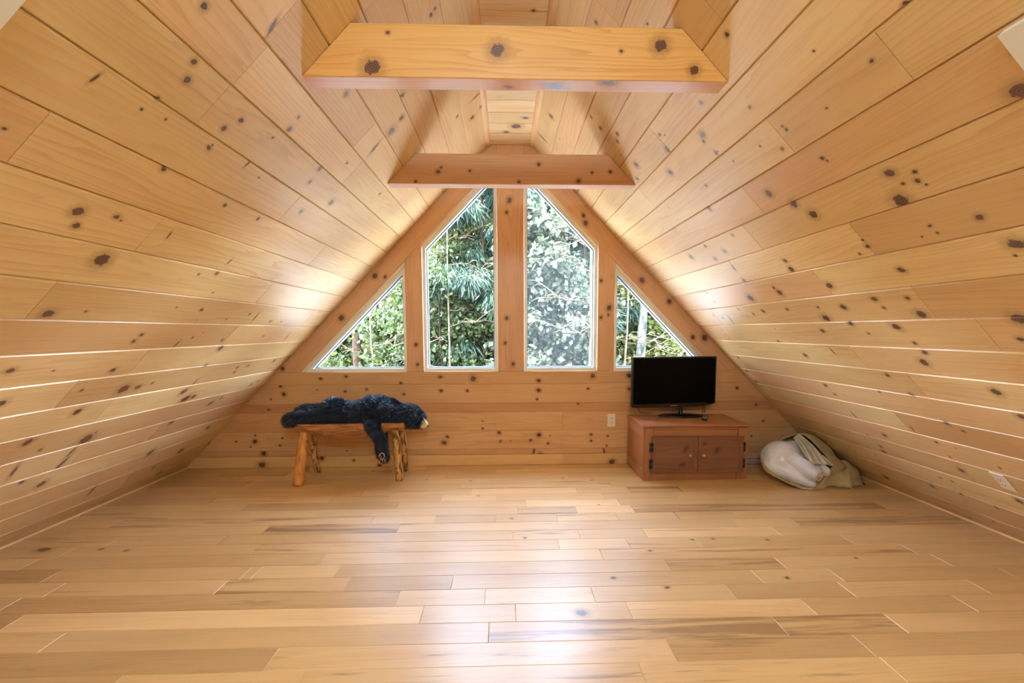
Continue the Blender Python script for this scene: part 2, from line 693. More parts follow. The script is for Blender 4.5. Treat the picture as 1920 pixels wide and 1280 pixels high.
# knots read off the photograph, in photo pixels (x, y, radius, spike)
KL = []
KL += region(0, 0, .336, [(1140, 35, 22), (1080, 345, 19), (1045, 445, 20), (530, 435, 15, 1), (790, 610, 9), (925, 665, 8), (880, 548, 12),
    (1250, 715, 17), (1345, 672, 15), (1615, 720, 12), (1665, 655, 9), (1165, 825, 13), (1185, 810, 7), (1380, 915, 10, 1), (1445, 990, 6),
    (915, 940, 17), (1255, 1145, 11), (1440, 1220, 11), (1680, 1180, 14), (1730, 1015, 12), (1785, 940, 14), (1850, 1130, 16), (435, 1180, 28),
    (425, 1258, 20), (650, 1210, 14), (675, 1230, 6), (1520, 145, 20, 1)])
KL += region(0, 430, .336, [(570, 170, 42), (945, 30, 10, 1), (1210, 245, 12), (1280, 180, 8, 1), (1110, 250, 7), (268, 470, 28), (480, 458, 8),
    (985, 435, 6), (1125, 448, 10), (1395, 472, 8), (1425, 490, 12, 1), (1265, 500, 6), (1510, 512, 8), (1570, 515, 6), (790, 588, 13),
    (745, 625, 14), (1075, 603, 8), (985, 640, 10, 1), (1240, 618, 10), (1230, 663, 18), (1470, 595, 8), (1600, 600, 9, 1), (58, 788, 20),
    (630, 785, 16), (690, 890, 34), (770, 880, 17), (850, 858, 9), (455, 897, 11), (1150, 758, 11), (1530, 732, 12), (1325, 770, 9),
    (1310, 795, 9), (1385, 760, 9), (10, 970, 24), (430, 1018, 25), (1025, 905, 20), (1035, 945, 26), (1080, 933, 16), (1085, 855, 11, 1),
    (1400, 865, 8), (1440, 845, 7), (955, 1078, 14), (155, 1187, 28), (480, 1170, 40), (535, 1132, 8), (1175, 970, 16), (1235, 940, 9),
    (1170, 1192, 12), (1160, 1105, 12), (1010, 1235, 18), (840, 1245, 20), (400, 1240, 16, 1), (225, 1230, 12)])
KL += region(0, 830, .3516, [(75, 150, 20, 1), (330, 110, 22, 1), (115, 210, 12), (220, 220, 25), (490, 255, 14, 1), (820, 130, 10),
    (850, 160, 12), (965, 40, 14), (800, 55, 12, 1)])
KL += region(520, 0, .46875, [(275, 375, 11), (497, 472, 12), (455, 525, 19), (390, 590, 12, 1), (48, 517, 10), (130, 727, 9), (170, 672, 8),
    (95, 845, 9), (215, 810, 13), (410, 775, 6), (278, 652, 5), (720, 465, 6), (780, 470, 10), (815, 425, 9), (795, 385, 10, 1), (500, 382, 11),
    (615, 60, 8), (630, 35, 6)])
KR = []
KR += region(520, 0, .46875, [(1095, 465, 11), (1060, 550, 9, 1), (1255, 468, 7), (1292, 512, 9), (1360, 535, 9), (1360, 565, 8), (1695, 410, 8),
    (1700, 540, 14), (1530, 537, 6), (1550, 540, 4), (1560, 597, 15), (1437, 660, 12), (1572, 690, 13), (1440, 715, 8), (1755, 610, 9),
    (1715, 742, 6), (1728, 835, 11), (1798, 138, 10), (1275, 90, 9), (1480, 95, 5)])
KR += region(1280, 300, .3594, [(450, 175, 22), (580, 230, 22), (680, 283, 26), (1080, 68, 24), (1150, 122, 11), (1225, 108, 16), (1140, 212, 42),
    (1210, 62, 12), (1272, 128, 7), (940, 418, 8), (963, 450, 13), (535, 525, 12), (567, 570, 18), (1290, 343, 9), (1330, 380, 8), (1550, 298, 20),
    (1140, 573, 18), (1740, 437, 34), (1735, 497, 9), (765, 655, 19), (475, 665, 10), (505, 690, 19), (355, 720, 23), (220, 475, 14), (170, 515, 13),
    (45, 505, 16), (260, 390, 9), (118, 448, 9), (265, 560, 12, 1), (320, 628, 13), (125, 690, 9), (165, 740, 6), (1000, 725, 16),
    (1172, 720, 13), (838, 767, 18), (1050, 770, 12), (705, 768, 8), (748, 825, 23), (1245, 805, 27), (545, 778, 9), (420, 788, 11), (370, 803, 8),
    (290, 777, 8), (250, 830, 12, 1), (210, 825, 8), (875, 852, 18), (730, 890, 14), (1115, 870, 21), (970, 905, 8), (500, 945, 8), (1212, 955, 12),
    (1760, 830, 38), (1765, 935, 16), (640, 1018, 14), (780, 995, 9, 1), (1262, 1003, 15), (1258, 1055, 25), (1068, 1122, 13), (1635, 1210, 27),
    (745, 1175, 12), (795, 1222, 8), (1190, 1222, 13), (1025, 1208, 7), (385, 1155, 8), (290, 1030, 8), (335, 1100, 8), (160, 810, 6)])
KR += region(1200, 80, .2187, [(1490, 70, 8), (540, 785, 24), (545, 845, 16), (650, 980, 13), (665, 930, 8), (800, 1015, 9), (1030, 887, 10),
    (1220, 910, 17), (1220, 715, 11), (1255, 745, 15), (1600, 560, 7), (565, 1225, 9), (1560, 990, 19), (1605, 1012, 12), (525, 515, 11), (165, 790, 10)])
KR += region(1600, 0, .3125, [(310, 20, 14), (110, 365, 13), (975, 300, 24), (1010, 545, 50)])
KR += region(1500, 700, .2813, [(583, 10, 13), (740, 140, 17), (530, 122, 9), (172, 78, 13), (1480, 290, 28), (975, 330, 21), (360, 275, 12, 1),
    (750, 370, 11, 1), (1090, 385, 12), (565, 412, 16), (452, 412, 9), (910, 458, 12), (540, 487, 12), (558, 520, 16), (1000, 555, 9), (1330, 628, 11),
    (1075, 645, 22), (935, 695, 9), (1015, 720, 9), (880, 750, 18), (575, 692, 18), (1075, 805, 13), (1310, 895, 11), (1460, 850, 26), (1290, 985, 9)])
# butt joints (photo pixels)
JL = [(541, 393), (270, 450), (592, 482), (494, 551), (517, 48), (667, 270), (250, 690), (80, 560), (420, 640), (60, 250), (150, 850), (300, 800)]
JR = [(1411, 444), (1731, 566), (1609, 668), (1458, 248), (1220, 379), (1367, 631), (1540, 737), (1700, 800), (1800, 930), (1640, 60), (1010, 262), (1700, 700)]


def slope_frame(s):
    """origin on the floor line, U into the room (y), V up the slope, N into the room"""
    O = Vector((XC + s * W, 0, 0))
    V = Vector((-s * A, 0, 1)).normalized()
    N = Vector((-s, 0, -A)).normalized()
    return O, Vector((0, 1, 0)), V, N


def slope_uv(px, py, s):
    P = on_slope(px, py, s)
    return P.y, P.z * SL


def knots_on(lst, fn):
    out = []
    for px, py, r, sp in lst:
        u, v, dep = fn(px, py)
        rm = max(.004, r / FP * dep)
        if sp:
            a = PI / 2 + random.uniform(-.25, .25)
            out.append((u, v, rm * .55, math.cos(a), math.sin(a), 4.0))
        else:
            a = random.uniform(-.5, .5)
            out.append((u, v, rm * .92, math.cos(a), math.sin(a), random.uniform(1.0, 1.35)))
    return out


def build_slope(s, name, K, J, label):
    O, U, V, N = slope_frame(s)
    kn = knots_on(K, lambda px, py: (*slope_uv(px, py, s), on_slope(px, py, s).y))
    js = [slope_uv(px, py, s) for px, py in J]
    boards = []
    for i in range(len(seams) - 1):
        v0, v1 = seams[i], seams[i + 1]
        cut = sorted([u for u, v in js if v0 <= v < v1 and YB < u < D])
        cut = [c for c in cut]
        x = (cut[0] if cut else D) - random.uniform(1.6, 2.6)
        while x > YB + .4:
            cut.insert(0, x)
            x -= random.uniform(1.5, 2.6)
        if v1 < 3.0 and random.random() < .5 and not any(c > 2.2 for c in cut):
            cut.append(random.uniform(2.6, 3.8))
        us = [YB] + cut + [D + .02]
        for a, b in zip(us[:-1], us[1:]):
            boards.append(dict(u0=a, u1=b, v0=v0, v1=v1, seed=random.random(), tone=random.uniform(-1, 1), hue=max(0, random.gauss(.25, .3))))
            # scattered small pin knots nobody listed
            for _ in range(int((b - a) * .5)):
                kn.append((random.uniform(a, b), random.uniform(v0 + .02, v1 - .02), random.uniform(.003, .006), 1, 0, 1.2))
    back = bmesh.new()
    t0, t1 = .006, .22
    c = []
    for yy in (YB - .2, D + .35):
        for vv, tt in ((-.25, t0), (H * SL + .02, t0), (H * SL + .25, t1), (-.25, t1)):
            c.append(back.verts.new(O + U * yy + V * vv - N * tt))
    for f in ((0, 1, 2, 3), (7, 6, 5, 4), (0, 4, 5, 1), (1, 5, 6, 2), (2, 6, 7, 3), (3, 7, 4, 0)):
        back.faces.new([c[k] for k in f])
    o = plank_mesh(name, [planks(boards, O, U, V, N, kn, gv=.005, dep=.007)], M_SLOPE, M_EXT, back)
    tag(o, label, 'wall')
    return o


build_slope(-1, 'wall_left', KL, JL, 'sloping knotty pine board wall left of the windows')
build_slope(1, 'wall_right', KR, JR, 'sloping knotty pine board wall right of the windows')

# flat strip of ceiling at the ridge, boards running across
HW = W - A * H
fk = [(967.7, 236.7, 9, 0), (949, 248, 5, 0), (985, 221, 4, 0), (1000, 20, 4, 0)]
kn = knots_on(fk, lambda px, py: (on_z(px, py, H).x, on_z(px, py, H).y, on_z(px, py, H).y))
fy = [YB]
y = 2.44 - .17 * 31
ys = []
yy = 2.44
while yy > YB:
    ys.append(yy)
    yy -= .178
ys = sorted(ys)
yy = 2.44
while yy < D - .1:
    yy += .178
    ys.append(min(yy, D))
boards = [dict(u0=XC - HW - .02, u1=XC + HW + .02, v0=a, v1=b, seed=random.random(), tone=random.uniform(-.6, 1), hue=0)
          for a, b in zip([YB] + ys, ys + [D])if b - a > .02]
back = bmesh.new()
box(back, XC - HW - .15, XC + HW + .15, YB - .2, D + .35, H + .006, H + .2)
o = plank_mesh('ceiling', [planks(boards, (0, 0, H), (1, 0, 0), (0, 1, 0), (0, 0, -1), kn)], M_SLOPE, M_EXT, back)
tag(o, 'narrow flat strip of pine ceiling along the ridge', 'ceiling')
for s, nm in ((-1, 'trim_1'), (1, 'trim_2')):
    bm = bmesh.new()
    x = XC + s * HW
    pts = [(x + s * .012, H), (x - s * .016, H), (x - s * .012, H - .014), (x + s * .0, H - .024), (x + s * .022, H - .024)]
    prism(bm, [(p[0], p[1]) for p in pts], YB, D)
    o = box_uv(bm, (0, 1, 0), nm, M_BASE, kind='structure')
    tag(o, 'slim pine moulding along the %s edge of the flat ceiling strip' % ('left' if s < 0 else 'right'), 'trim')

# ----------------------------------------------------------------------------
# floor: five inch boards, butt joints read off the photograph
# ----------------------------------------------------------------------------
FY0, FPITCH = 1.829, .1265
joints = []
for x0, y0, pts in ((400, 840, [(335, 1125), (485, 1250), (1137, 905), (1003, 820), (730, 742), (1302, 732), (672, 672), (592, 607), (235, 680),
                                (40, 760), (228, 550), (48, 497), (868, 390), (1207, 387), (1012, 432), (290, 440), (1245, 272), (950, 275), (640, 282), (1010, 305), (1322, 300)]),
                    (840, 840, [(222, 1005), (369, 895), (987, 885), (790, 795), (22, 730), (1197, 630), (835, 575), (602, 522), (978, 512), (1350, 508),
                                (354, 472), (712, 463), (1070, 460), (260, 381), (592, 372), (920, 367), (1240, 360), (380, 335), (697, 330), (1005, 325), (425, 296),
                                (265, 264), (70, 205), (700, 225), (893, 203), (980, 220), (1262, 218), (650, 142), (785, 168), (1220, 1100), (1062, 1230), (202, 808)]),
                    (1240, 840, [(640, 960), (520, 695), (945, 685), (640, 618), (390, 400), (610, 440), (210, 507), (1330, 540), (95, 218), (80, 360),
                                 (400, 355), (1170, 300), (720, 395), (1280, 955)]),
                    (0, 840, [(165, 630), (275, 700), (70, 950), (290, 1055), (1215, 497), (950, 365), (640, 410), (60, 850), (1330, 690)])):
    for p in pts:
        P = on_z(x0 + p[0] * .3438, y0 + p[1] * .3438)
        joints.append((P.x, P.y))
darkspots = []   # (px, py, tone, streak)
for x0, y0, pts in ((400, 840, [(650, 440, -1.2, 1.1), (500, 540, -.3, .75), (350, 770, -.2, .7), (150, 540, -.3, .1), (1150, 280, -.2, .35), (400, 920, .9, .1), (1250, 900, -.2, .2)]),
                    (840, 840, [(200, 385, -1.0, .5), (420, 380, -.9, .5), (540, 335, -.8, .8), (1120, 220, -.7, 1.2), (1180, 322, -.3, 1.1), (300, 175, .3, .75), (800, 205, .2, .6), (400, 225, 1.2, 0),
                                (600, 296, 1.1, 0), (850, 320, 1.2, 0), (800, 980, 0, .72), (1320, 1110, -.8, .75), (600, 1230, .2, .55), (650, 890, .3, .1)]),
                    (1240, 840, [(300, 940, -.3, 1.15), (900, 950, -.2, 1.0), (500, 1100, -1.1, .8), (600, 310, -.5, 1.1), (1000, 385, -.6, 1.0), (300, 690, -.6, .5), (200, 400, -.3, .5), (300, 850, .9, .3)]),
                    (0, 840, [(120, 700, -1.6, .5), (40, 950, -1.1, .5), (60, 850, -1.0, .6), (500, 940, 1.3, .1), (600, 800, .1, .45), (500, 510, -.2, .7), (300, 560, 0, .35), (800, 355, -.1, .75), (1050, 415, -.3, .8), (500, 620, -.7, .2)])):
    for p in pts:
        P = on_z(x0 + p[0] * .3438, y0 + p[1] * .3438)
        darkspots.append((P.x, P.y, p[2], p[3]))
fk = [(1091, 1149, 10, 0), (1150, 1083, 4, 0), (82, 1030, 9, 0), (190, 1029, 4, 0), (237, 1032, 4, 0), (1219, 1032, 3, 0), (1251, 1101, 4, 0),
      (984, 1008, 3, 0), (882, 901, 2, 0), (1055, 896, 2, 0), (1109, 900, 2, 0), (800, 899, 1.6, 0), (897, 929, 2, 0), (1337, 1010, 3, 0), (1298, 1011, 3, 0),
      (1439, 1012, 3, 0), (1605, 1046, 3, 0), (1476, 1083, 4, 0), (1123, 946, 1.6, 0), (700, 883, 2, 0), (960, 972, 2.4, 0)]
kn = knots_on(fk, lambda px, py: (on_z(px, py).x, on_z(px, py).y, on_z(px, py).y * 1.05))
boards = []
kmin, kmax = int((YB - FY0) / FPITCH) - 1, int((D - FY0) / FPITCH) + 1
for k in range(kmin, kmax + 1):
    v0, v1 = FY0 + k * FPITCH, FY0 + (k + 1) * FPITCH
    cut = sorted(x for x, yy in joints if v0 <= yy < v1)
    if not cut:
        cut = [random.uniform(-2.5, -1.2)]
    x = cut[0] - random.uniform(.5, 1.1)
    while x > -W:
        cut.insert(0, x)
        x -= random.uniform(.4, 1.2)
    x = cut[-1] + random.uniform(.6, 1.3)
    while x < W:
        cut.append(x)
        x += random.uniform(.4, 1.2)
    us = [XC - W - .02] + cut + [XC + W + .02]
    for a, b in zip(us[:-1], us[1:]):
        B = dict(u0=a, u1=b, v0=max(v0, YB), v1=min(v1, D + .01), seed=random.random(), tone=random.gauss(0, .5), hue=abs(random.gauss(.12, .2)))
        for (x, yy, t, st) in darkspots:
            if a <= x < b and v0 <= yy < v1:
                B['tone'], B['hue'] = t, st
        if B['v1'] - B['v0'] > .02:
            boards.append(B)
back = bmesh.new()
box(back, XC - W - .3, XC + W + .3, YB - .2, D + .3, -.3, -.004)
o = plank_mesh('floor', [planks(boards, (0, 0, 0), (1, 0, 0), (0, 1, 0), (0, 0, 1), kn, gv=.0022, ge=.0018, dep=.0022)], M_FLOOR, M_EXT, back)
tag(o, 'hickory board floor with pale and dark streaked boards', 'floor')

# ----------------------------------------------------------------------------
# window wall: board band below the sill, posts, rafters and windows above
# ----------------------------------------------------------------------------
SILL = .82
KW = region(820, 690, .1979, [(28, 83, 14), (35, 213, 14), (340, 100, 28), (285, 213, 13), (960, 118, 16), (960, 210, 18), (945, 293, 11), (1473, 75, 22),
    (1428, 195, 11), (1815, 70, 20), (1815, 197, 14), (430, 500, 6), (430, 570, 9), (585, 612, 16), (598, 692, 11), (95, 650, 13), (65, 707, 20), (885, 683, 12),
    (963, 632, 22), (1050, 712, 11), (1070, 640, 5), (1457, 627, 12), (1455, 687, 11), (1615, 642, 9), (1605, 735, 8), (975, 822, 24), (915, 790, 16, 1),
    (1580, 785, 14, 1), (1650, 885, 24), (1335, 338, 9), (695, 692, 4)])
KW += region(340, 690, .2708, [(965, 73, 9), (1140, 58, 9), (687, 125, 10), (710, 180, 13), (940, 150, 4), (620, 215, 6), (605, 287, 8), (1135, 162, 8), (1283, 145, 8),
    (1520, 102, 8), (1795, 60, 9), (1542, 180, 8), (1798, 157, 9), (510, 508, 14), (512, 465, 6), (380, 508, 6), (700, 485, 6), (683, 535, 6), (570, 590, 18), (490, 668, 17),
    (480, 545, 5), (970, 622, 12), (1148, 573, 4), (1840, 475, 7), (1820, 515, 13), (1375, 672, 9)])
KW += region(1140, 640, .2188, [(1105, 398, 12), (1270, 540, 9), (1330, 680, 9), (1230, 810, 7)])
kn = knots_on(KW, lambda px, py: (on_y(px, py).x, on_y(px, py).z, D))
rows = [(.094, .144, -.2), (.144, .306, .2), (.306, .469, .1), (.469, .545, -.3), (.545, .71, -.1), (.71, SILL, .1)]
wj = [on_y(1055, 790), on_y(700, 800), on_y(420, 762)]
boards = []
for a, b, t in rows:
    hw = W - A * a + .06
    cut = sorted(P.x for P in wj if a <= P.z < b)
    us = [XC - hw] + cut + [XC + hw]
    for p, q in zip(us[:-1], us[1:]):
        boards.append(dict(u0=p, u1=q, v0=a, v1=b, seed=random.random(), tone=t + random.uniform(-.5, .5), hue=max(0, random.gauss(.35, .25))))
back = bmesh.new()
prism(back, [(XC - W - .1, -.1), (XC + W + .1, -.1), (XC + W - A * SILL + .12, SILL - .001), (XC - W + A * SILL - .12, SILL - .001)], D + .005, D + .24)
o = plank_mesh('wall_back', [planks(boards, (0, D, 0), (1, 0, 0), (0, 0, 1), (0, -1, 0), kn, gv=.004, dep=.004)], M_WALL, M_EXT, back)
tag(o, 'horizontal knotty pine boards below the windows', 'wall')

kb = knots_on([(492, 871, 5, 0), (664, 862, 2, 0), (712, 872, 3, 0), (604, 858, 4, 0), (1147, 865, 5, 0)], lambda px, py: (on_y(px, py).x, on_y(px, py).z, D))
bb = [dict(u0=XC - W, u1=XC + .45, v0=0., v1=.094, seed=.31, tone=.2, hue=0), dict(u0=XC + .45, u1=XC + W, v0=0., v1=.094, seed=.77, tone=-.6, hue=0)]
back = bmesh.new()
box(back, XC - W + .02, XC + W - .02, D - .004, D + .02, .001, .0935)
o = plank_mesh('baseboard_back', [planks(bb, (0, D - .008, 0), (1, 0, 0), (0, 0, 1), (0, -1, 0), kb, gv=.004, dep=.004)], M_BASE, M_BASE, back)
tag(o, 'pale pine baseboard at the foot of the window wall', 'baseboard')
for s, nm, sd in ((-1, 'baseboard_left', 'left'), (1, 'baseboard_right', 'right')):
    bm = bmesh.new()
    xf = XC + s * (W - .012)
    prism(bm, [(xf, 0.0), (xf, .046), (xf + s * .004, .05), (XC + s * (W - A * .062), .058), (XC + s * (W + .03), .0)], YB, D - .001)
    subdivide_along(bm, Vector((0, 1, 0)), .6)
    ks = []
    if s > 0:
        P = on_z(1864, 977)
        ks = [((xf, on_slope(1864, 980, 1).y, .03), .012, 0., 1., 1.8, (-1, 0, 0))]
    o = box_uv(bm, (0, 1, 0), nm, M_BASE, tone=.4, knots=ks, kind='structure')
    tag(o, 'pale pine strip at the foot of the %s sloping wall' % sd, 'baseboard')

POST_Y0, POST_Y1 = D - .004, D + .16


def r_in(z):
    return W - .2 - A * z


def r_out(z):
    return W - A * z


def pk(lst, y=POST_Y0):
    out = []
    for px, py, r in lst:
        P = on_y(px, py, y)
        out.append(((P.x, P.y, P.z), r / FP * D, .95, .3, 1.2, (0, -1, 0)))
    return out


zi = (W - .2 - .1125) / A
tn = 3
for s, nm, ks, sd in ((-1, 'trim_3', [(703, 517, 4), (722, 519, 2.4), (640, 596, 4.5), (838, 411, 2.4), (530, 691, 3)], 'left'),
                      (1, 'trim_4', [(1204, 525, 4.5), (1255, 565, 4), (1299, 632, 3.6), (1321, 633, 5), (1098, 418, 4), (1094, 404, 3)], 'right')):
    bm = bmesh.new()
    prism(bm, [(XC + s * x, z) for x, z in ((r_out(SILL), SILL), (r_in(SILL), SILL), (.1125, zi), (.1125, H), (HW, H))], POST_Y0, POST_Y1, .003)
    al = Vector((-s * A, 0, 1)).normalized()
    subdivide_along(bm, al, .35)
    o = box_uv(bm, al, nm, M_POST, tone=0, knots=pk(ks), kind='structure')
    tag(o, 'reddish pine rafter board sloping along the %s side of the windows' % sd, 'trim')
bm = bmesh.new()
prism(bm, [(XC - .1125, SILL), (XC + .1125, SILL), (XC + .1125, H), (XC - .1125, H)], POST_Y0, POST_Y1, .003)
subdivide_along(bm, Vector((0, 0, 1)), .3)
o = box_uv(bm, (0, 0, 1), 'trim_5', M_POST, tone=.2, kind='structure', knots=pk([(950, 398, 2.6), (955, 375, 4), (950, 596, 3), (947, 643, 2.5), (962, 682, 3)]))
tag(o, 'broad central pine post between the two tall windows', 'trim')
for s, nm, ks, sd in ((-1, 'trim_6', [(780, 646, 3), (783, 683, 2.4)], 'left'), (1, 'trim_7', [(1142, 577, 4), (1127, 526, 2.6), (1127, 595, 2.6), (1141, 590, 2)], 'right')):
    bm = bmesh.new()
    za, zb = (W - .2 - .886) / A, (W - .2 - .74) / A
    prism(bm, [(XC + s * .886, SILL), (XC + s * .74, SILL), (XC + s * .74, zb), (XC + s * .886, za)], POST_Y0, POST_Y1, .003)
    subdivide_along(bm, Vector((0, 0, 1)), .3)
    o = box_uv(bm, (0, 0, 1), nm, M_POST, tone=-.1, kind='structure', knots=pk(ks))
    tag(o, 'narrow pine post between the tall and the triangular window on the %s' % sd, 'trim')


def glass_mat(name, haze):
    m, n = new_mat(name)
    out = n.N['Material Output']
    n.N.remove(n.bsdf())
    tr = n.N.new('ShaderNodeBsdfTransparent')
    tr.inputs[0].default_value = (.97, .985, .98, 1)
    gl = n.N.new('ShaderNodeBsdfGlossy')
    gl.inputs['Roughness'].default_value = .02
    fr = n.N.new('ShaderNodeFresnel')
    fr.inputs['IOR'].default_value = 1.35
    mx = n.N.new('ShaderNodeMixShader')
    n.put(mx.inputs[0], n.m('MULTIPLY', fr.outputs[0], .5))
    n.L.new(tr.outputs[0], mx.inputs[1])
    n.L.new(gl.outputs[0], mx.inputs[2])
    last = mx.outputs[0]
    if haze:
        tl = n.N.new('ShaderNodeBsdfTranslucent')
        tl.inputs[0].default_value = (.86, .97, .97, 1)
        tc = n.N.new('ShaderNodeTexCoord').outputs['Object']
        x, y, z = n.xyz(tc)
        nz = n.noise(n.vec(n.mul(x, 2.0), 0.0, n.mul(z, 1.6)), 1.6, 3.0, .55)
        lowz = n.ss(z, .82, 1.1, .55, 0.0)
        lowx = n.ss(x, .2, .55, .35, 0.0)
        msk = n.m('MULTIPLY', n.add(n.add(lowz, lowx), n.ss(nz, .35, .7, .05, .5)), haze, clamp=True)
        m2 = n.N.new('ShaderNodeMixShader')
        n.put(m2.inputs[0], msk)
        n.L.new(last, m2.inputs[1])
        n.L.new(tl.outputs[0], m2.inputs[2])
        last = m2.outputs[0]
    n.L.new(last, out.inputs[0])
    return m


M_GLASS = glass_mat('clear_glass', 0)
M_HAZE = glass_mat('cloudy_glass', .007)


def window(nm, poly, slope_edges, glass, label):
    o_ = poly
    i1 = inset(poly, [.05 if i in slope_edges else .026 for i in range(len(poly))])
    i2 = inset(i1, .008)
    root = empty(nm, (sum(p[0] for p in poly) / len(poly), D + .09, SILL), label, 'window', None, 'structure')
    # cream jamb strip only along the sloping edge, white vinyl frame around
    bm = bmesh.new()
    ij = inset(poly, [.024 if i in slope_edges else .0005 for i in range(len(poly))])
    ring_prism(bm, o_, ij, D + .012, D + .15)
    child('jamb', bm, M_CREAM, root)
    bm = bmesh.new()
    ring_prism(bm, ij, i1, D + .03, D + .14)
    child('frame', bm, M_WHITE, root)
    bm = bmesh.new()
    ring_prism(bm, i1, i2, D + .07, D + .12)
    child('glazing_bead', bm, M_GREY, root)
    bm = bmesh.new()
    prism(bm, inset(i1, .004), D + .094, D + .098)
    child('pane', bm, glass, root)
    return root


za, zb = (W - .2 - .886) / A, (W - .2 - .74) / A
window('window_1', [(XC - r_in(SILL), SILL), (XC - .886, SILL), (XC - .886, za)], (2,), M_GLASS, 'triangular window at the left end of the window wall')
window('window_2', [(XC - .74, SILL), (XC - .1125, SILL), (XC - .1125, zi), (XC - .74, zb)], (2,), M_GLASS, 'tall window with slanted top left of the central post')
window('window_3', [(XC + .1125, SILL), (XC + .74, SILL), (XC + .74, zb), (XC + .1125, zi)], (2,), M_HAZE, 'tall window with slanted top and hazy glass right of the central post')
window('window_4', [(XC + .886, SILL), (XC + r_in(SILL), SILL), (XC + .886, za)], (1,), M_GLASS, 'triangular window behind the television at the right')

# ----------------------------------------------------------------------------
# collar beams across the room
# ----------------------------------------------------------------------------
ZB0, ZB1 = 2.0683, 2.2509


def beam(y0, mat, tone, ks, kun, label):
    th = .088
    bm = bmesh.new()
    prism(bm, [(XC - r_out(ZB0) + .001, ZB0), (XC + r_out(ZB0) - .001, ZB0), (XC + r_out(ZB1) - .001, ZB1), (XC - r_out(ZB1) + .001, ZB1)], y0, y0 + th, .003)
    subdivide_along(bm, Vector((1, 0, 0)), .16)
    kk = []
    for px, py, r in ks:
        P = on_y(px, py, y0)
        kk.append(((P.x, P.y, P.z), r / FP * y0, .95, .3, 1.1, (0, -1, 0)))
    for px, py, r in kun:
        P = on_z(px, py, ZB0)
        kk.append(((P.x, P.y, P.z), r / FP * y0, .95, .3, 1.6, (0, 0, -1)))
    o = box_uv(bm, (1, 0, 0), 'ceiling_beam', mat, tone=tone, knots=kk, kind='structure', seed=.37 + tone * .1)
    tag(o, label, 'beam')
    return o


beam(1.8236, M_BEAM, .2, [(697.5, 126, 12), (932.5, 94, 11.5), (727, 61, 3), (1239, 85, 10.5), (1301.6, 132, 7.5), (1165, 96, 3)], [(1043, 162, 10), (1139, 156, 8), (953, 163, 4)],
     'wide orange pine beam with dark round knots, nearest the camera')
beam(3.0759, M_POST, .3, [(1110, 323.5, 2.2), (1144, 322, 2.6), (1085, 339, 3.4), (827, 314, 2.2), (821, 322, 3.2), (779, 340, 2.2), (881, 320, 2.2), (1010, 308, 2.8), (973, 341, 2.4)], [],
     'shorter looking reddish pine beam just in front of the window peak')

# wall behind the camera, closing the room
bm = bmesh.new()
prism(bm, [(XC - W - .2, -.1), (XC + W + .2, -.1), (XC + HW + .05, H + .1), (XC - HW - .05, H + .1)], YB - .15, YB)
o = box_uv(bm, (1, 0, 0), 'wall_front', M_WALL, tone=.2, kind='structure')
tag(o, 'pine gable wall behind the camera', 'wall')

# skylights in both slopes: only one white frame corner of each is in the picture
M_SKYPANE, n = new_mat('glowing_skylight_pane')  # unseen pane emits in place of daylight; the slope behind is closed
b = n.bsdf()
b.inputs['Base Color'].default_value = (.9, .9, .9, 1)
b.inputs['Emission Color'].default_value = (.84, .98, 1.0, 1)
SKY_E = 2.4
b.inputs['Emission Strength'].default_value = SKY_E


def skylight(nm, s, s0, s1, y0, y1, label):
    O, U, V, N = slope_frame(s)
    root = empty(nm, O + U * (y0 + y1) / 2 + V * (s0 + s1) / 2, label, 'window', None, 'structure')

    def P(u, v, h):
        return O + U * u + V * v + N * h
    bm = bmesh.new()
    fw = .11
    out = [(y0, s0), (y1, s0), (y1, s1), (y0, s1)]
    inn = [(y0 + fw, s0 + fw), (y1 - fw, s0 + fw), (y1 - fw, s1 - fw), (y0 + fw, s1 - fw)]
    lv = {}
    for key, pl, h in (('a0', out, .0), ('a1', out, .02), ('b1', inn, .02), ('b0', inn, .0)):
        lv[key] = [bm.verts.new(P(u, v, h)) for u, v in pl]
    for a, b_ in (('a0', 'a1'), ('a1', 'b1'), ('b1', 'b0')):
        for i in range(4):
            j = (i + 1) % 4
            bm.faces.new((lv[a][i], lv[a][j], lv[b_][j], lv[b_][i]))
    child('frame', bm, M_WHITE, root)
    bm = bmesh.new()
    vs = [bm.verts.new(P(u, v, .006)) for u, v in inn]
    ws = [bm.verts.new(P(u, v, .001)) for u, v in inn]
    bm.faces.new(vs)
    bm.faces.new(ws[::-1])
    for i in range(4):
        bm.faces.new((vs[i], ws[i], ws[(i + 1) % 4], vs[(i + 1) % 4]))
    child('pane', bm, M_SKYPANE, root)


skylight('window_5', -1, 1.45, 2.56, -.25, 1.039, 'skylight of the left slope, white frame corner at the top left')
skylight('window_6', 1, 1.45, 2.515, -.25, 1.066, 'skylight of the right slope, white frame corner at the top right')

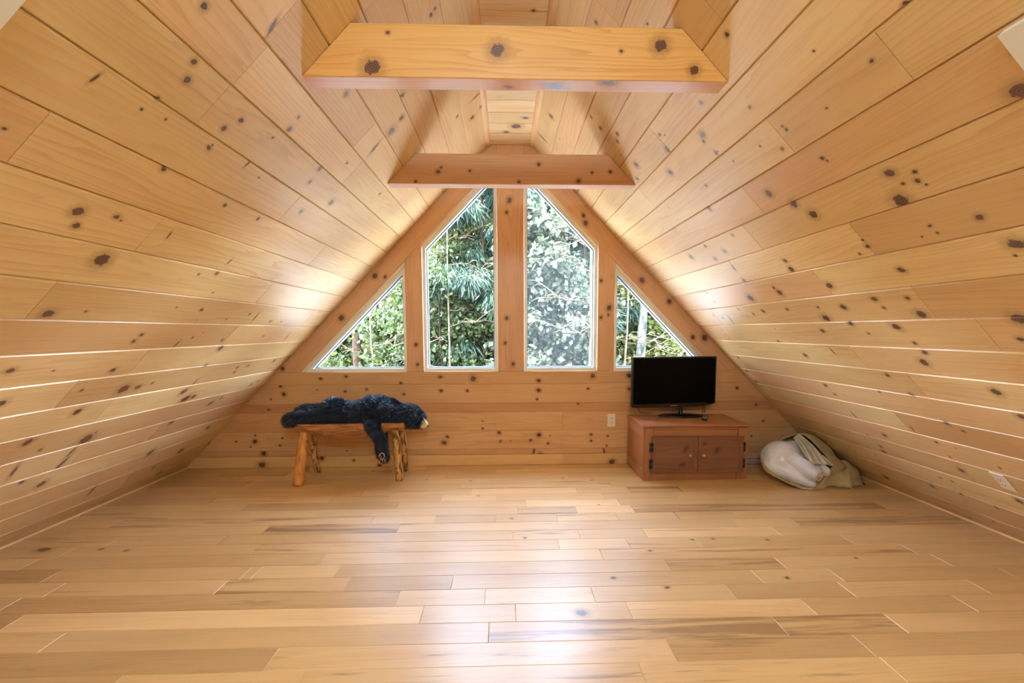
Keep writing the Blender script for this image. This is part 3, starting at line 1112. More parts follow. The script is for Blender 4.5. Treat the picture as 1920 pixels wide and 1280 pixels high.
# ----------------------------------------------------------------------------
# log bench
# ----------------------------------------------------------------------------
def log_mat(name, light, dark, bark, amount, rough=.5):
    m, n = new_mat(name)
    b = n.bsdf()
    tc = n.N.new('ShaderNodeTexCoord').outputs['Object']
    x, y, z = n.xyz(tc)
    g = n.noise(n.vec(n.mul(x, 40), n.mul(y, 40), n.mul(z, 6)), 1.0, 4.0, .6)
    g2 = n.noise(n.vec(n.mul(x, 55), n.mul(y, 55), n.mul(z, 13)), 1.0, 3.0, .55)
    col = n.mix(n.ss(g, .3, .7), light, dark)
    col = n.mix(n.mul(n.ss(g2, .62 - amount, .68 - amount * .8), .85), col, bark)
    n.put(b.inputs['Base Color'], col)
    b.inputs['Roughness'].default_value = rough
    bn = n.N.new('ShaderNodeBump')
    bn.inputs['Strength'].default_value = .35
    bn.inputs['Distance'].default_value = .006
    n.put(bn.inputs['Height'], g2)
    n.put(b.inputs['Normal'], bn.outputs[0])
    return m


M_LEGA = log_mat('peeled_log_golden', rlin((226, 164, 92)), rlin((192, 122, 60)), rlin((96, 52, 26)), .0)
M_LEGB = log_mat('peeled_log_mottled', rlin((222, 176, 112)), rlin((190, 134, 76)), rlin((70, 44, 26)), .13)


def seat_mat():
    m, n = new_mat('half_log_seat')
    b = n.bsdf()
    tc = n.N.new('ShaderNodeTexCoord').outputs['Object']
    x, y, z = n.xyz(tc)
    g = n.noise(n.vec(n.mul(x, 9), n.mul(y, 40), n.mul(z, 40)), 1.0, 5.0, .65, .5)
    g2 = n.noise(n.vec(n.mul(x, 20), n.mul(y, 30), n.mul(z, 45)), 1.0, 3.0, .6, 1.2)
    col = n.mix(n.ss(g, .32, .68), rlin((200, 142, 92)), rlin((140, 86, 50)))
    col = n.mix(n.ss(g2, .58, .72, 0, .55), col, rlin((92, 50, 28)))
    n.put(b.inputs['Base Color'], col)
    b.inputs['Roughness'].default_value = .42
    bn = n.N.new('ShaderNodeBump')
    bn.inputs['Strength'].default_value = .6
    bn.inputs['Distance'].default_value = .012
    n.put(bn.inputs['Height'], n.add(g, n.mul(g2, .6)))
    n.put(b.inputs['Normal'], bn.outputs[0])
    return m


M_SEAT = seat_mat()
SEATZ = .458
bench = empty('log_bench', (-1.18, 3.79, 0), 'rustic half-log bench with four peeled log legs under the plush bear', 'bench')
bm = bmesh.new()
xs = [i / 28 for i in range(29)]
dprof = [(0, .03), (.05, .055), (.12, .09), (.25, .128), (.5, .138), (.68, .13), (.8, .09), (.9, .06), (1, .05)]


def lerp_tab(tab, t):
    for (a, va), (b_, vb) in zip(tab[:-1], tab[1:]):
        if t <= b_:
            return va + (vb - va) * (t - a) / (b_ - a)
    return tab[-1][1]


NS = 18
rings = []
for t in xs:
    d = lerp_tab(dprof, t)
    ring = []
    for k in range(NS):
        th = PI * k / (NS - 1)
        yy = -math.cos(th) * .137
        zz = -math.sin(th) ** .55 * d
        x = -1.588 + .81 * t
        if t < .04:
            x += -zz * .9
        x += .006 * mnoise.noise(Vector((k * .9, t * 3, 2)))
        j = .008 * mnoise.noise(Vector((t * 14, k * .7, 5))) + .004 * mnoise.noise(Vector((t * 40, k * 1.7, 9)))
        ring.append(bm.verts.new((x, 3.79 + yy * (1 + j * 2) + (.012 * mnoise.noise(Vector((t * 4, 0, 1))) if k in (0, NS - 1) else 0), SEATZ + zz + (j if 0 < k < NS - 1 else 0))))
    rings.append(ring)
for i in range(len(rings) - 1):
    for k in range(NS - 1):
        bm.faces.new((rings[i][k], rings[i + 1][k], rings[i + 1][k + 1], rings[i][k + 1]))
    bm.faces.new((rings[i][0], rings[i][NS - 1], rings[i + 1][NS - 1], rings[i + 1][0]))
bm.faces.new(rings[0])
bm.faces.new(rings[-1][::-1])
child('seat', bm, M_SEAT, bench, smooth=False)


def leg(bot, topp, r0, r1, mat, sd, bendx=0.0):
    bot, topp = Vector(bot), Vector(topp)
    bm = bmesh.new()
    pts, rad = [], []
    n = 14
    for i in range(n):
        t = i / (n - 1)
        p = bot.lerp(topp, t)
        p.x += bendx * math.sin(PI * t) + .005 * mnoise.noise(Vector((t * 5, sd, 0)))
        pts.append(p)
        rr = r0 + (r1 - r0) * t
        if t > .88:
            rr *= .82                       # shouldered tenon going up into the seat
        rad.append(rr)
    tube(bm, pts, rad, 14, True, .22, sd)
    for v in bm.verts:
        v.co.z = max(v.co.z, .001)
    child('leg', bm, mat, bench, smooth=True)


def tz(px, py, yy):
    P = on_y(px, py, yy)
    return (P.x, P.y, P.z)


t1, t2, t3, t4 = tz(571, 810, 3.69), tz(588, 815, 3.88), tz(741, 806, 3.70), tz(754, 808, 3.88)
leg((-1.572, 3.60, .0), t1, .04, .033, M_LEGA, 1)
leg((-1.553, 3.95, .0), t2, .026, .027, M_LEGB, 2, -.016)
leg((-.828, 3.70, .0), t3, .030, .030, M_LEGB, 3)
leg((-.840, 3.96, .0), t4, .030, .034, M_LEGB, 4)

# ----------------------------------------------------------------------------
# plush bear draped over the bench
# ----------------------------------------------------------------------------
bearroot = empty('plush_bear', (-1.18, 3.79, SEATZ), 'black plush bear lying on its belly over the log bench, one arm dangling', 'toy bear')
YBR = 3.79
PXM = FP / YBR


def bp(px, py, yy=YBR):
    return on_y(px, py, yy)


bm = bmesh.new()
for px, py, r, fy in ((626, 771, 23.5, 1.25), (640, 774, 21.5, 1.3), (657, 776, 21, 1.3), (676, 774, 22.5, 1.3), (695, 769, 25, 1.28), (711, 768, 25, 1.25),
                      (727, 771, 23.5, 1.15), (742, 776, 20.5, 1.1), (757, 779, 20, 1.15), (771, 780.5, 20, 1.2), (779, 784, 17, 1.15)):
    r /= PXM
    ellipsoid(bm, bp(px, py), (r, r * fy, r))
capsule(bm, bp(615, 782, 3.73), bp(560, 783, 3.71), .062, .046)
capsule(bm, bp(556, 783, 3.71), bp(543, 788, 3.71), .05, .05, 4)
capsule(bm, bp(617, 768, 3.87), bp(572, 768, 3.90), .055, .032)
capsule(bm, bp(575, 767, 3.90), bp(562, 772, 3.91), .036, .036, 4)
capsule(bm, bp(699, 780, 3.72), bp(699, 800, 3.625), .062, .050)
capsule(bm, bp(699, 801, 3.62), bp(717, 832, 3.605), .048, .034)
capsule(bm, bp(717, 832, 3.605), bp(721, 857, 3.6), .034, .034)
capsule(bm, bp(706, 782, 3.87), bp(712, 800, 3.955), .07, .06)
capsule(bm, bp(712, 800, 3.955), bp(716, 850, 3.965), .055, .043)
for yy in (3.725, 3.855):
    ellipsoid(bm, bp(768, 762, yy), (.024, .014, .026))
me = blob(bm, .011, 10)
for v in me.vertices:                                  # rest the belly and chin on the seat
    x, y_, z = v.co
    if -1.585 < x < -.78 and 3.65 < y_ < 3.93 and z < SEATZ + .004:
        if z > SEATZ - .05:
            v.co.z = SEATZ + .004
me.transform(Matrix.Translation(-Vector(bearroot.location)))
M_FURBASE = plain('fur_base_black', (.004, .005, .011), .8, vary=.2)
body = bpy.data.objects.new('body', me)
COL.objects.link(body)
me.materials.append(M_FURBASE)
me.polygons.foreach_set('use_smooth', [True] * len(me.polygons))
body.parent = bearroot

# fur: tapered curved strands rooted on the body surface
me.calc_loop_triangles()
tris = np.array([t.vertices[:] for t in me.loop_triangles])
co = np.array([v.co[:] for v in me.vertices])
a_, b_, c_ = co[tris[:, 0]], co[tris[:, 1]], co[tris[:, 2]]
nn = np.cross(b_ - a_, c_ - a_)
ar = np.linalg.norm(nn, axis=1)
nrm = nn / ar[:, None]
NF = 42000
pick = rng.choice(len(tris), NF, p=ar / ar.sum())
w1, w2 = rng.random(NF), rng.random(NF)
fl = w1 + w2 > 1
w1[fl], w2[fl] = 1 - w1[fl], 1 - w2[fl]
root_p = a_[pick] + (b_ - a_)[pick] * w1[:, None] + (c_ - a_)[pick] * w2[:, None]
fn = nrm[pick]
sw = np.sin(root_p[:, 0:1] * 23 + root_p[:, 2:3] * 31) * .35
comb = np.concatenate([-.55 + sw * .6, -.12 + sw, np.full_like(sw, -.55)], axis=1)
hang = (root_p[:, 2] < -.03)[:, None]                   # the dangling arm: fur runs down
comb = np.where(hang, np.array([[-.05, -.1, -.9]]), comb)
comb -= fn * np.sum(comb * fn, axis=1)[:, None]
dirv = fn * .55 + comb + rng.normal(0, .22, (NF, 3))
dirv /= np.linalg.norm(dirv, axis=1)[:, None]
ln = rng.uniform(.020, .040, NF)[:, None]
side = np.cross(dirv, rng.normal(0, 1, (NF, 3)))
side /= np.linalg.norm(side, axis=1)[:, None]
wd = rng.uniform(.0008, .0015, NF)[:, None]
mid = root_p + dirv * ln * .55
tip = root_p + (dirv * .8 + comb * .35) * ln
V = np.stack([root_p - side * wd - fn * .003, root_p + side * wd - fn * .003, mid + side * wd * .8, mid - side * wd * .8, tip], axis=1).reshape(-1, 3)
keep_z = V[:, 2]
onseat = (V[:, 0] > -.4) & (V[:, 0] < .4) & (abs(V[:, 1]) < .14)
V[:, 2] = np.where(onseat & (keep_z < .003) & (keep_z > -.03), .003, keep_z)
F = []
for i in range(NF):
    o = i * 5
    F.append((o, o + 1, o + 2, o + 3))
    F.append((o + 3, o + 2, o + 4))
fm = bpy.data.meshes.new('fur')
fm.from_pydata(V.tolist(), [], F)
M_FUR, n = new_mat('black_fur_blue_sheen')
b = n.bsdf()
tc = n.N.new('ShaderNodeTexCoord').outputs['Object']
n.put(b.inputs['Base Color'], n.mix(n.noise(tc, 30, 2), (.004, .006, .015), (.017, .029, .074)))  # blue window sheen put into the strand colour and specular tint
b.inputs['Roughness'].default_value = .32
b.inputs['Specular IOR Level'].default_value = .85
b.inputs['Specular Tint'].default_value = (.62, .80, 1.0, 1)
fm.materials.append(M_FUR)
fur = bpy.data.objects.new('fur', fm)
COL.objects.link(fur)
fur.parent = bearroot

M_MUZ = plain('cream_plush_muzzle', rlin((232, 214, 178)), .85, vary=.08, scale=40)
M_NOSE = plain('dark_nose', (.03, .016, .012), .35)
bm = bmesh.new()
capsule(bm, bp(784, 788), bp(797, 795.5), .055, .028, 6)
ellipsoid(bm, bp(793, 799), (.026, .03, .02))
me = blob(bm, .006, 6)
me.transform(Matrix.Translation(-Vector(bearroot.location)))
me.materials.append(M_MUZ)
me.polygons.foreach_set('use_smooth', [True] * len(me.polygons))
mz = bpy.data.objects.new('muzzle', me)
COL.objects.link(mz)
mz.parent = bearroot
tag(mz, 'cream coloured muzzle')
bm = bmesh.new()
ellipsoid(bm, bp(801.2, 798), (.012, .016, .011))
ellipsoid(bm, bp(791.5, 803.5), (.012, .022, .004))
child('nose', bm, M_NOSE, bearroot, True)
M_CLAW = plain('tan_claw', rlin((196, 160, 124)), .4, vary=.1)
for i, (ax, ay, bx, by) in enumerate(((713.5, 851, 710.5, 858), (715.5, 855, 714, 863), (718.5, 859, 718, 867), (722, 861, 723, 868))):
    p0, p1, p2 = bp(ax, ay, 3.565), bp((ax + bx) / 2 - 1, (ay + by) / 2, 3.55), bp(bx, by, 3.557)
    bm = bmesh.new()
    tube(bm, [p0, p1, p2], [.006, .005, .0012], 8)
    child('claw', bm, M_CLAW, bearroot, True)
bm = bmesh.new()
loop = []
for i in range(15):
    th = -2.4 + i * 4.2 / 14
    loop.append(bp(716.5 + 4.2 * math.cos(th), 855 + 6 * math.sin(th), 3.556))
tube(bm, loop, .0035, 6)
child('paw_edging', bm, M_CLAW, bearroot, True)
for yy in (3.742, 3.838):
    bm = bmesh.new()
    ellipsoid(bm, bp(786.5, 775, yy), (.006, .007, .007), 10, 8)
    child('eye', bm, M_BLACKPL, bearroot, True)

# ----------------------------------------------------------------------------
# pine cabinet
# ----------------------------------------------------------------------------
cab = empty('tv_cabinet', (1.478, 3.85, 0), 'low reddish pine cabinet with two doors under the television', 'cabinet')
CX0, CX1, CY0, CY1, CZ = 1.066, 1.889, 3.614, 4.082, .420


def timber(name, x0, x1, y0, y1, z0, z1, al, mat=M_CAB, bev=.003, parent=cab, tone=0., step=None, M=None, knots=()):
    bm = bmesh.new()
    box(bm, x0, x1, y0, y1, z0, z1, bev, 2, M)
    if step:
        subdivide_along(bm, Vector(al), step)
    return box_uv(bm, al, name, mat, parent, tone=tone, knots=knots)


timber('carcass', CX0 + .02, CX1 - .02, CY0 + .03, CY1, .012, CZ - .001, (1, 0, 0), tone=-.6)
bm = bmesh.new()
box(bm, CX0 - .006, CX1 + .009, CY0 - .012, CY1 + .004, CZ, .4375, .004)
P1, P2 = on_z(1237, 784, .4375), on_z(1380, 790, .4375)
box_uv(bm, (1, 0, 0), 'top_board', M_CAB, cab, tone=-.2, knots=[((P1.x, P1.y, P1.z), .012, 1, 0, 1.3, (0, 0, 1)), ((P2.x, P2.y, P2.z), .008, 1, 0, 1.3, (0, 0, 1))])
for x0, x1 in ((CX0, CX0 + .077), (CX1 - .079, CX1)):
    timber('stile', x0, x1, CY0, CY0 + .03, .0, CZ - .006, (0, 0, 1), tone=.2)
timber('top_rail', CX0 + .078, CX1 - .08, CY0 + .006, CY0 + .03, .344, .396, (1, 0, 0), tone=.35)
timber('bead_strip', CX0 + .078, CX1 - .08, CY0 + .001, CY0 + .03, .3975, .4185, (1, 0, 0), tone=.2, bev=.005)
timber('bottom_rail', CX0 + .078, CX1 - .08, CY0 + .006, CY0 + .03, .0, .056, (1, 0, 0), tone=.1)
# left side: frame of rails and stiles with upright boards inside
for s, xo in ((-1, CX0), (1, CX1)):
    xa, xb = (xo, xo + .02) if s < 0 else (xo - .02, xo)
    timber('side_rail', xa, xb, CY0 + .031, CY1, .335, CZ - .002, (0, 1, 0), tone=.3)
    timber('side_rail', xa, xb, CY0 + .031, CY1, .0, .085, (0, 1, 0), tone=.0)
    timber('side_stile', xa, xb, CY1 - .04, CY1, .086, .334, (0, 0, 1), tone=.1)
    xi0, xi1 = (xo + .009, xo + .0205) if s < 0 else (xo - .0205, xo - .009)
    for i in range(3):
        ya = CY0 + .0315 + i * .132
        timber('side_panel', xi0, xi1, ya, ya + .1305, .086, .334, (0, 0, 1), tone=(-.5, .3, .0)[i])


def door(x0, x1, hinge_left, label, kx):
    z0, z1, y0 = .060, .346, CY0 - .016
    bm = bmesh.new()
    out = [(x0, z0), (x1, z0), (x1, z1), (x0, z1)]
    inn = inset(out, .034)
    ring_prism(bm, out, inn, y0, CY0 - .001)
    bmesh.ops.recalc_face_normals(bm, faces=bm.faces)
    d = box_uv(bm, (1, 0, 0), 'door', M_CABDOOR, cab, tone=.0)
    tag(d, label)
    bm = bmesh.new()
    prism(bm, inset(inn, -.002), y0 + .004, CY0 - .002)
    P = on_y(*((1287, 842) if hinge_left else (1345, 844)), y0)
    P2 = on_y(*((1280, 871) if hinge_left else (1321, 832)), y0)
    p = box_uv(bm, (1, 0, 0), 'door_panel', M_CABDOOR, None, tone=.5, knots=[((P.x, y0 + .004, P.z), .013, .6, .8, 1.6, (0, -1, 0)), ((P2.x, y0 + .004, P2.z), .010, .8, .6, 1.6, (0, -1, 0))])
    p.parent = d
    p.data.transform(Matrix.Translation(-Vector(cab.location)))
    bm = bmesh.new()
    lathe(bm, [(0, .026), (.008, .0255), (.0125, .021), (.0135, .016), (.011, .011), (.006, .008), (.0065, 0), (0, 0)], Vector((kx, y0 + (.004), .2)), 'Y-', 18)
    k = child('knob', bm, M_KNOB, cab, True)
    k.parent = d
    hx = x0 if hinge_left else x1
    for hz in (.265, .135):
        bm = bmesh.new()
        sg = -1 if hinge_left else 1
        lathe(bm, [(0, -.036), (.0055, -.036), (.0055, .036), (0, .036)], Vector((hx + sg * .004, y0 - .001, hz)), 'Z', 10)
        for dz in (-.021, .021):
            if hinge_left:
                box(bm, hx - .020, hx + .012, y0 - .004, y0 + .0005, hz + dz - .015, hz + dz + .015, .002)
            else:
                box(bm, hx - .006, hx + .012, y0 - .004, y0 + .0005, hz + dz - .015, hz + dz + .015, .002)
        h = child('hinge', bm, M_IRON, cab)
        h.parent = d


door(1.131, 1.490, True, 'left cabinet door with round knob at its right edge', on_y(1295, 852, CY0 - .03).x)
door(1.494, 1.852, False, 'right cabinet door with round knob at its left edge', on_y(1320, 852, CY0 - .03).x)

# ----------------------------------------------------------------------------
# television
# ----------------------------------------------------------------------------
PLx, PRx = on_y(1185.6, 717, 3.88), on_y(1342.6, 717, 3.99)
ax = Vector((PRx.x - PLx.x, PRx.y - PLx.y, 0))
TW = ax.length
ax.normalize()
ay = Vector((-ax.y, ax.x, 0))
cen = (Vector((PLx.x, PLx.y, 0)) + Vector((PRx.x, PRx.y, 0))) / 2
zt_ = on_y(1186, 669.5, 3.88).z
zb_ = on_y(1186, 765.5, 3.88).z
tv = empty('television', (cen.x, cen.y, .4375), 'black flat screen television on the pine cabinet', 'television')
MT = Matrix.Translation((cen.x, cen.y, 0)) @ Matrix((ax, ay, Vector((0, 0, 1)))).transposed().to_4x4()
hw = TW / 2


def tpoly(bm, poly, y0, y1, bev=0):
    b2 = bmesh.new()
    prism(b2, poly, y0, y1, bev)
    merge(bm, b2, MT)


bz = .013
outl = [(-hw, zb_ + .006), (-hw + .05, zb_ + .001), (0, zb_ - .004), (hw - .12, zb_ + .0), (hw, zb_ + .022), (hw, zt_), (-hw, zt_)]
bm = bmesh.new()
tpoly(bm, outl, .0, .035, .004)
child('bezel', bm, M_BLACKPL, tv)
bm = bmesh.new()
tpoly(bm, [(-hw + .05, zb_ + .03), (hw - .05, zb_ + .03), (hw - .06, zt_ - .05), (-hw + .06, zt_ - .05)], .034, .062, .006)
child('rear_housing', bm, M_BLACKPL, tv)
bm = bmesh.new()
tpoly(bm, [(-hw + bz, zb_ + .031), (hw - bz, zb_ + .031), (hw - bz, zt_ - bz), (-hw + bz, zt_ - bz)], -.0012, .004)
child('screen', bm, M_SCREEN, tv)
bc = on_z(1258, 772.5, .4375)
bm = bmesh.new()
b2 = bmesh.new()
lathe(b2, [(0, .0), (1.0, .0), (1.0, .3), (.93, .62), (.5, .85), (0, 1.0)], Vector((0, 0, 0)), 'Z', 40)
bmesh.ops.transform(b2, matrix=Matrix.Translation((bc.x + .01, 3.985, .4378)) @ Matrix.Diagonal((.190, .10, .022, 1)), verts=b2.verts)
merge(bm, b2)
child('stand_base', bm, M_BLACKPL, tv, True)
bm = bmesh.new()
lathe(bm, [(.024, .0), (.018, .012), (.016, .05), (.016, zb_ - .44 + .04)], Vector((bc.x + .012, 3.99, .455)), 'Z', 18)
child('stand_neck', bm, M_BLACKPL, tv, True)
fc = bpy.data.curves.new('logo', 'FONT')
fc.body = 'SAMSUNG'
fc.size = .0125
fc.extrude = .0004
fc.align_x = 'CENTER'
fo = bpy.data.objects.new('tmp_logo', fc)
COL.objects.link(fo)
dg = bpy.context.evaluated_depsgraph_get()
lm = bpy.data.meshes.new_from_object(fo.evaluated_get(dg))
bpy.data.objects.remove(fo)
LX = ax.dot(on_y(1263, 761, 3.935) - cen)
lm.transform(Matrix.Translation(-Vector(tv.location)) @ MT @ Matrix.Translation((LX, -.0010, zb_ + .009)) @ Matrix.Rotation(PI / 2, 4, 'X'))
lg = link('logo', lm, M_SILVER)
lg.parent = tv
for k, pts in enumerate(([(1196, 764, 3.92), (1199, 772, 3.97), (1210, 775.5, 4.02), (1222, 774, 4.05)], [(1275, 764, 3.97), (1268, 770, 4.0), (1258, 771, 4.03)],
                         [(1318.5, 762, 4.0), (1318, 768, 4.03), (1316, 772, 4.06)], [(1322, 762, 4.0), (1322, 768, 4.03), (1320, 773, 4.06)])):
    bm = bmesh.new()
    tube(bm, [on_y(*p) if on_y(*p).z > .4415 else Vector((on_y(*p).x, p[2], .4415)) for p in pts], .003, 6)
    child('cable', bm, M_RUBBER, tv, True)

# remote control on the cabinet
rc = on_z(1312, 780.5, .4375)
rem = empty('remote_control', (rc.x - .012, 3.835, .4378), 'small black remote control on the cabinet top in front of the television', 'remote control')
RM = Matrix.Translation((rc.x - .012, 3.835, .438)) @ Matrix.Rotation(-.41, 4, 'Z')
bm = bmesh.new()
box(bm, -.021, .021, -.075, .075, 0, .018, .006, 3, RM)
child('case', bm, M_BLACKPL, rem, True)
bm = bmesh.new()
for i in range(4):
    for j in range(3):
        lathe(bm, [(0, .0215), (.0035, .0208), (.0038, .018), (0, .018)], Vector(((j - 1) * .011, -.05 + i * .022, 0)), 'Z', 10, RM)
child('buttons', bm, M_SILVER, rem, True)


# ----------------------------------------------------------------------------
# power outlets
# ----------------------------------------------------------------------------
def outlet(c, X, Y, N, label):
    """X across, Y along the long side, N out of the wall"""
    c = Vector(c)
    root = empty('power_outlet', c, label, 'outlet')
    M = Matrix.Translation(c) @ Matrix((X, Y, N)).transposed().to_4x4()
    bm = bmesh.new()
    box(bm, -.035, .035, -.0572, .0572, .0004, .006, .0025, 2, M)
    child('cover_plate', bm, M_PLATE, root)
    for s in (-1, 1):
        bm = bmesh.new()
        b2 = bmesh.new()
        lathe(b2, [(0, .0078), (.0155, .0078), (.0168, .0068), (.0168, .005), (0, .005)], Vector((0, 0, 0)), 'Z', 24)
        bmesh.ops.transform(b2, matrix=Matrix.Translation((0, s * .0195, 0)) @ Matrix.Diagonal((1, .82, 1, 1)), verts=b2.verts)
        merge(bm, b2, M)
        r = child('receptacle', bm, M_PLATE, root)
        bm = bmesh.new()
        for dx in (-.0064, .0064):
            box(bm, dx - .0012, dx + .0012, s * .0195 - .001, s * .0195 + .0075, .0075, .0083, 0, 1, M)
        b2 = bmesh.new()
        lathe(b2, [(0, .0083), (.0026, .0083), (.0026, .0075), (0, .0075)], Vector((0, s * .0195 - .007, 0)), 'Z', 10)
        merge(bm, b2, M)
        q = child('slots', bm, M_SLOT, root)
        q.parent = r
    bm = bmesh.new()
    lathe(bm, [(0, .0074), (.003, .0068), (.0034, .0058), (0, .0058)], Vector((0, 0, 0)), 'Z', 12, M)
    child('screw', bm, M_SILVER, root)


pc = on_y(1146, 787.5, D)
outlet((pc.x, D - .0005, pc.z), Vector((1, 0, 0)), Vector((0, 0, 1)), Vector((0, -1, 0)), 'ivory power outlet on the window wall left of the cabinet')
O, U, V, N = slope_frame(1)
pc = on_slope(1881.5, 902, 1)
outlet(pc + N * .0003, -U, V, N, 'ivory power outlet low on the right sloping wall')

# stacked flat boards and cord between the cabinet and the bag
M_SLAT = plain('pale_painted_slat', rlin((206, 178, 158)), .5, vary=.12)
O_, U_, V_, N_ = slope_frame(1)
for i, (w_, lab) in enumerate(((.0, 'bottom board of the pale stack between cabinet and bag'), (.01, 'second board from the bottom in the pale stack behind the bag'),
                               (-.006, 'third board from the bottom in the pale stack behind the bag'), (.004, 'topmost board of the pale stack between cabinet and bag'))):
    bm = bmesh.new()
    z0 = .0015 + i * .0245
    box(bm, 1.93 + w_, 2.40 + w_, 3.95 + w_, 4.05 + w_, z0, z0 + .0175, .002)
    o = top('flat_board', bm, M_SLAT)
    tag(o, lab, 'board', 'pale boards stacked beside the cabinet')
cordm = bmesh.new()
pts = []
for i in range(25):
    th = -.6 + i * 5.2 / 24
    pts.append(Vector((1.912 + .026 * math.cos(th), 3.88 + .05 * math.sin(th * .5), .205 + .046 * math.sin(th))))
pts += [Vector((1.905, 3.9, .14)), Vector((1.902, 3.92, .07)), Vector((1.91, 3.95, .02)), Vector((1.905, 3.90, .006)), Vector((1.905, 3.8, .006))]
tube(cordm, pts, .006, 8)
o = top('extension_lead', cordm, M_RUBBER, True)
tag(o, 'looped black cord hanging at the right side of the cabinet', 'cord')

# ----------------------------------------------------------------------------
# canvas bag stuffed with a rolled vinyl airbed
# ----------------------------------------------------------------------------
def clip_room(v, m=.012):
    v.z = max(v.z, .004)
    over = (v.x + A * v.z) - (XC + W) + m * SL
    if over > 0:
        v.x -= over / (SL * SL)
        v.z -= over * A / (SL * SL)
        v.z = max(v.z, .004)
        over = (v.x + A * v.z) - (XC + W) + m * SL
        if over > 0:
            v.x -= over
    if v.y > 4.07:
        v.y = 4.07
    return v


def cloth_mat(name, c1, c2, rough=.85, sc=7.0):
    m, n = new_mat(name)
    b = n.bsdf()
    tc = n.N.new('ShaderNodeTexCoord').outputs['Object']
    f = n.noise(tc, sc, 4, .55)
    wv = n.noise(tc, 420, 1)
    n.put(b.inputs['Base Color'], n.mix(n.ss(f, .3, .7), c1, c2))
    b.inputs['Roughness'].default_value = rough
    bn = n.N.new('ShaderNodeBump')
    bn.inputs['Strength'].default_value = .5
    bn.inputs['Distance'].default_value = .012
    n.put(bn.inputs['Height'], n.add(n.noise(tc, 16, 3, .5, 1.0), n.mul(wv, .02)))
    n.put(b.inputs['Normal'], bn.outputs[0])
    return m


M_CANVAS = cloth_mat('khaki_canvas', rlin((198, 178, 136)), rlin((178, 156, 116)))
M_SHEET = cloth_mat('grey_beige_cotton', rlin((226, 218, 204)), rlin((204, 194, 178)), .85, 12)
M_VINYL, n = new_mat('grey_vinyl')
b = n.bsdf()
tc = n.N.new('ShaderNodeTexCoord').outputs['Object']
n.put(b.inputs['Base Color'], n.mix(n.ss(n.noise(tc, 5, 3), .35, .65), rlin((238, 240, 254)), rlin((222, 220, 236))))
b.inputs['Roughness'].default_value = .26
b.inputs['Specular IOR Level'].default_value = .6
bn = n.N.new('ShaderNodeBump')
bn.inputs['Strength'].default_value = .35
bn.inputs['Distance'].default_value = .02
n.put(bn.inputs['Height'], n.noise(tc, 11, 3, .5, .8))
n.put(b.inputs['Normal'], bn.outputs[0])

BY = 3.62                                   # distance of the bag


def gp(px, py, yy=BY):
    return on_y(px, py, yy)


bag = empty('canvas_bag', (2.42, 3.66, 0), 'open khaki canvas bag slumped on the floor under the right slope', 'bag')
# outer shell: bowl lofted from the open rim back to the bottom seam
rim = [(1426, 850, 3.72), (1430, 868, 3.60), (1444, 887, 3.50), (1466, 900, 3.44), (1492, 912, 3.38), (1521, 921, 3.34), (1538, 905, 3.38), (1552, 886, 3.43),
       (1560, 872, 3.47), (1550, 856, 3.54), (1534, 838, 3.62), (1518, 822, 3.69), (1502, 813, 3.75), (1476, 819, 3.80), (1452, 831, 3.82), (1434, 842, 3.78)]
rimp = [on_y(*p) for p in rim]


def catmull(P, per=6, closed=True):
    out = []
    n = len(P)
    for i in range(n):
        p0, p1, p2, p3 = P[i - 1], P[i], P[(i + 1) % n], P[(i + 2) % n]
        for k in range(per):
            t = k / per
            out.append(.5 * ((2 * p1) + (p2 - p0) * t + (2 * p0 - 5 * p1 + 4 * p2 - p3) * t * t + (3 * p1 - p0 - 3 * p2 + p3) * t ** 3))
    return out


rimc = catmull(rimp, 7)
cenr = sum(rimc, Vector()) / len(rimc)
Db = Vector((.80, .42, -.12)).normalized()
NT_ = 22
grid = []
for j in range(NT_ + 1):
    t = j / NT_
    ring = []
    sc = (1 - .0 * t) * math.sqrt(max(0.0, 1 - (t * .985) ** 2.4))
    sw = 1 + .10 * math.sin(PI * min(1, t * 1.4))
    for i, p in enumerate(rimc):
        d = p - cenr
        q = cenr + d * sc * sw + Db * (.36 * t)
        fold = .016 * math.sin(i * .33 + 4 * t + 1.2 * math.sin(t * 5)) * min(1, t * 3) + .022 * mnoise.noise(q * 9) * min(1, t * 4)
        q += d.normalized() * fold
        if j == 0:
            q += Vector((0, -.002, 0))
        ring.append(clip_room(q))
    grid.append(ring)
bm = bmesh.new()
gv = [[bm.verts.new(p) for p in r] for r in grid]
nr = len(rimc)
for j in range(NT_):
    for i in range(nr):
        bm.faces.new((gv[j][i], gv[j][(i + 1) % nr], gv[j + 1][(i + 1) % nr], gv[j + 1][i]))
bm.faces.new(gv[-1])
sh = child('shell', bm, M_CANVAS, bag, True)
sm = sh.modifiers.new('thick', 'SOLIDIFY')
sm.thickness = .004
sm.offset = -1
# trailing corner of the bag on the right
bm = bmesh.new()
tail = [((1572, 868, 3.60), (1592, 862, 3.62), (1606, 878, 3.60), (1618, 908, 3.50), (1612, 914, 3.46), (1590, 918, 3.42), (1572, 905, 3.46))]
tp = [on_y(*p) for p in tail[0]]
tc_ = sum(tp, Vector()) / len(tp)
cc = catmull(tp, 6)
rings = []
for j in range(9):
    ph = -PI / 2 + PI * j / 8
    ring = []
    for i, p in enumerate(cc):
        d = p - tc_
        q = tc_ + d * (math.cos(ph) ** .6 if j not in (0, 8) else .03) + Vector((.02, .07, 0)) * math.sin(ph)
        q += Vector((0, -1, .3)) * .012 * math.sin(i * .7) * math.cos(ph)
        ring.append(bm.verts.new(clip_room(q)))
    rings.append(ring)
for j in range(8):
    for i in range(len(cc)):
        bm.faces.new((rings[j][i], rings[j][(i + 1) % len(cc)], rings[j + 1][(i + 1) % len(cc)], rings[j + 1][i]))
